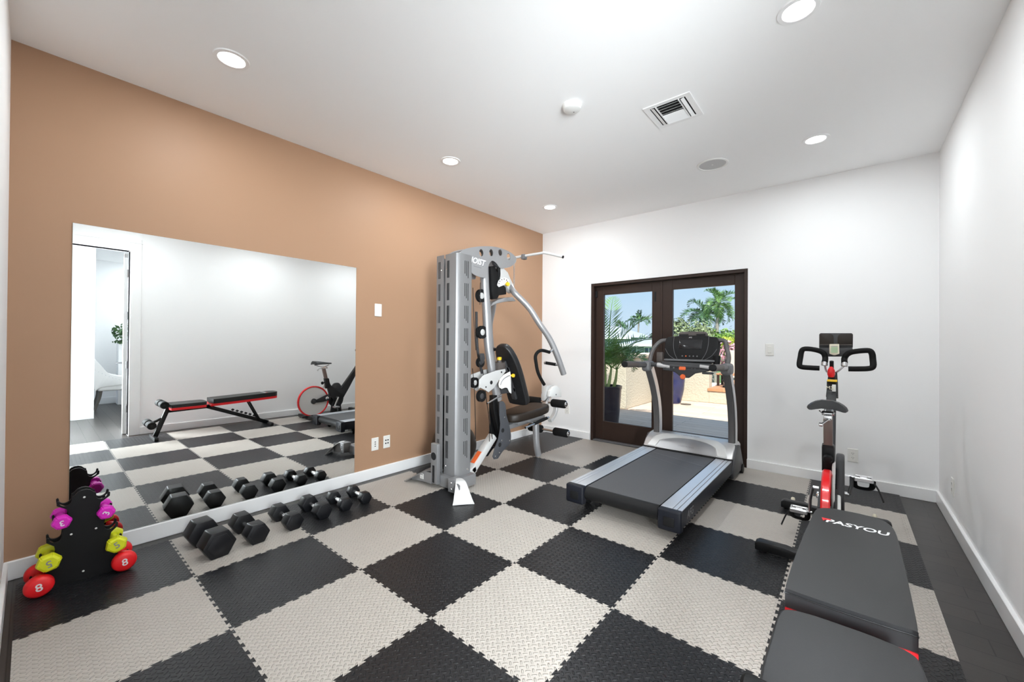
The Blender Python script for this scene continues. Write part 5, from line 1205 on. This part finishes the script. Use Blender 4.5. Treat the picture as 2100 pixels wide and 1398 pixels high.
# planter with a palm
r = thing('potted_palm', 'potted palm in a tall dark glazed planter left of the patio doors', 'potted plant', (0.43, 4.80, GZ))
mb = MB(); mb.lathe([(0.0, 0.0), (0.17, 0.0), (0.185, 0.05), (0.215, 0.40), (0.225, 0.58), (0.235, 0.60), (0.235, 0.64), (0.215, 0.64), (0.205, 0.58), (0.0, 0.57)], (0.43, 4.80, GZ), n=36); obj('planter', mb, M['planter'], r)
mb = MB(); mb.lathe([(0.0, 0.585), (0.207, 0.58)], (0.43, 4.80, GZ), n=24); obj('soil', mb, M['soil'], r)
rng = random.Random(11)
for (dx, dy, hh, az) in ((0.03, -0.05, 0.62, 0.3), (0.10, 0.02, 0.58, 0.0), (-0.06, 0.03, 0.75, 2.0), (-0.02, -0.09, 0.68, 4.0)):
    b0 = Vector((0.43+dx, 4.80+dy, GZ+0.58)); b1 = b0 + Vector((0.06*math.cos(az), 0.06*math.sin(az), hh*0.55))
    mb = MB(); mb.tube([b0, (b0+b1)/2+Vector((0.01, 0, 0)), b1], 0.026, n=10, radii=(0.030, 0.016)); obj('stem', mb, M['stem'], r)
    mb = MB()
    for k_ in range(8):
        frond(mb, b1, az+k_*2.4, rng.uniform(0.5, 1.25), rng.uniform(0.55, 0.85), rng.uniform(1.2, 2.2), 22, 0.011, 0.24, rng)
    obj('fronds', mb, M['leaf'], r, recalc=False)
mb = MB(); b1 = Vector((0.44, 4.80, 0.95))
frond(mb, b1, 1.0, 0.75, 1.35, 1.4, 30, 0.013, 0.33, rng); frond(mb, b1, 0.75, 1.15, 1.25, 1.1, 30, 0.013, 0.30, rng); frond(mb, b1, 2.6, 1.3, 1.45, 0.9, 30, 0.013, 0.30, rng); frond(mb, b1, 1.9, 1.35, 1.4, 0.8, 30, 0.013, 0.30, rng)
obj('fronds', mb, M['leaf'], r, recalc=False)
r = thing('blue_pot', 'tall cobalt blue glazed pot by the back wall of the terrace', 'pot', (0.40, 8.05, GZ))
mb = MB(); mb.lathe([(0.0, 0.0), (0.17, 0.0), (0.19, 0.04), (0.245, 0.30), (0.262, 0.52), (0.262, 0.62), (0.275, 0.64), (0.275, 0.69), (0.25, 0.69), (0.24, 0.60), (0.0, 0.58)], (0.40, 8.05, GZ), n=40); obj('pot', mb, M['bluepot'], r)
mb = MB(); mb.lathe([(0.0, 0.60), (0.242, 0.60)], (0.40, 8.05, GZ), n=24); obj('soil', mb, M['soil'], r)
mb = MB(); mb.lathe([(0.0, 0.0), (0.10, 0.0), (0.11, 0.012), (0.0, 0.012)], (0.71, 8.0, GZ), n=20)
solo('pot_saucer', mb, M['planter'], 'small dark saucer on the terrace beside the blue pot', 'saucer', (0.71, 8.0, GZ))

# ground, houses and trees beyond
mb = MB(); mb.box((-120, 14.0, -3.4), (60, 160, -3.2)); mb.box((-120, -40, -3.4), (-5.0, 14.0, -3.2)); struct('lawn', mb, M['grass'], 'garden ground beyond the terrace', 'ground')
def house(name, loc, w, d, zw, zr, label, wins):
    r = thing(name, label, 'house', loc); x, y, z = loc
    mb = MB(); mb.box((x-w/2, y, z), (x+w/2, y+d, zw)); wl_ = obj('wall', mb, M['hwall'], r)
    mb = MB(); o_ = 0.5
    v = [(x-w/2-o_, y-o_, zw), (x+w/2+o_, y-o_, zw), (x+w/2+o_, y+d+o_, zw), (x-w/2-o_, y+d+o_, zw), (x-w/2+d*0.45, y+d/2, zr), (x+w/2-d*0.45, y+d/2, zr)]
    mb._add(v, [(0,1,5,4), (1,2,5), (2,3,4,5), (3,0,4), (3,2,1,0)]); obj('roof', mb, M['hroof'], r)
    mb = MB(); mb.box((x-w/2-o_, y-o_-0.02, zw-0.18), (x+w/2+o_, y-o_+0.05, zw)); obj('fascia', mb, M['trim'], r)
    for wx, ww, z0, z1 in wins:
        mb = MB(); mb.box((wx-ww/2-0.08, y-0.05, z0-0.08), (wx+ww/2+0.08, y+0.02, z1+0.08)); f_ = obj('window', mb, M['trim'], r)
        mb = MB(); mb.box((wx-ww/2, y-0.07, z0), (wx-0.04, y-0.04, z1)); mb.box((wx+0.04, y-0.07, z0), (wx+ww/2, y-0.04, z1)); obj('pane', mb, M['hwin'], f_)
    return r
house('house', (-8.95, 30.0, -3.2), 3.5, 5.0, 1.30, 2.0, 'pale house with a low grey roof and blue windows seen over the left terrace wall', [(-10.0, 0.75, 0.2, 1.05), (-8.6, 0.6, 0.2, 1.0)])
house('house', (-20.6, 42.0, -3.2), 10.0, 8.0, 2.05, 3.6, 'farther pale house whose large grey roof slopes down at the left edge of the view', [(-17.0, 1.4, 0.4, 1.6)])

def palm(x, y, z0, zc, lean, R_, nf, label, m_, seed, tr=0.13, elev=(-0.5, 1.3), ll=0.45, lw=0.04, nl=26, group=None, name='palm_tree'):
    rng = random.Random(seed); r = thing(name, label, 'palm tree', (x, y, z0))
    top = Vector((x+lean, y, zc)); 
    mb = MB(); mb.tube([(x, y, z0), (x+lean*0.25, y, z0+(zc-z0)*0.45), (x+lean*0.8, y, z0+(zc-z0)*0.85), top], tr, n=10, smooth=4, radii=(tr*1.3, tr*0.8)); obj('trunk', mb, M['trunk'], r)
    mb = MB()
    for i in range(nf):
        frond(mb, top, i*2.39996+rng.uniform(-0.2, 0.2), rng.uniform(*elev), R_*rng.uniform(0.8, 1.15), rng.uniform(1.0, 2.2), nl, lw, ll, rng, 0.9)
    obj('crown', mb, m_, r, recalc=False)
    return r
palm(-22.1, 60.0, -3.2, 5.0, 0.3, 2.2, 15, 'dark green palm crown standing between the two roofs, left door pane', M['leafd'], 3, ll=0.62, lw=0.09, nl=18)
palm(-27.6, 66.5, -3.2, 4.75, -0.3, 1.8, 12, 'smaller palm crown peeking above the left roof', M['leafd'], 4, ll=0.55, lw=0.09, nl=18)
palm(-7.55, 46.0, -3.2, 5.85, 0.35, 2.5, 24, 'tall coconut palm with a bare grey trunk in the right door pane', M['leaf'], 7, tr=0.17, ll=0.75, lw=0.05, nl=28, elev=(-0.9, 1.35))
palm(-10.4, 52.0, -3.2, 5.1, 0.2, 3.0, 24, 'bushy palm left of the tall coconut palm', M['leafd'], 9, ll=0.95, lw=0.07, nl=26, elev=(-0.6, 1.4))
def bush(c, rad, n, size, m_, label, seed, name='tree', cat='tree', trunk=True):
    rng = random.Random(seed); r = thing(name, label, cat, (c[0], c[1], -3.2))
    mb = MB(); leafcloud(mb, c, rad, n, size, rng); obj('foliage', mb, m_, r, recalc=False)
    if trunk: mb = MB(); mb.tube([(c[0], c[1], -3.2), (c[0]+0.1, c[1], c[2])], 0.15, n=8, radii=(0.2, 0.08)); obj('trunk', mb, M['trunk'], r)
bush((-8.75, 38.0, 2.05), (1.2, 1.1, 1.85), 1800, 0.15, M['leafo'], 'olive green leafy tree in the lower left of the right door pane', 21)
bush((-5.45, 32.5, 1.65), (0.95, 1.0, 1.5), 1700, 0.14, M['leafo'], 'olive green leafy tree behind the treadmill console', 22)
bush((-7.45, 44.5, 1.45), (1.25, 1.2, 1.5), 1300, 0.17, M['leafy'], 'bright green tree at the foot of the coconut palm', 23)
bush((-5.0, 40.5, 1.4), (1.6, 1.2, 1.45), 1500, 0.17, M['leafy'], 'bright green tree at the right edge of the right door pane', 24)
bush((-4.2, 36.0, 1.45), (0.65, 0.6, 0.6), 700, 0.11, M['leafyy'], 'yellow green bush in the right door pane', 25, 'bush', 'bush')
bush((-0.7, 20.0, 0.75), (1.5, 0.9, 0.75), 1100, 0.10, M['leafp'], 'pink flowering shrub behind the treadmill console', 26, 'flowering_shrub', 'shrub')
bush((-17.3, 54.5, 1.1), (1.6, 1.4, 1.7), 900, 0.22, M['leafd'], 'dark green tree behind the right end of the nearest roof', 27)
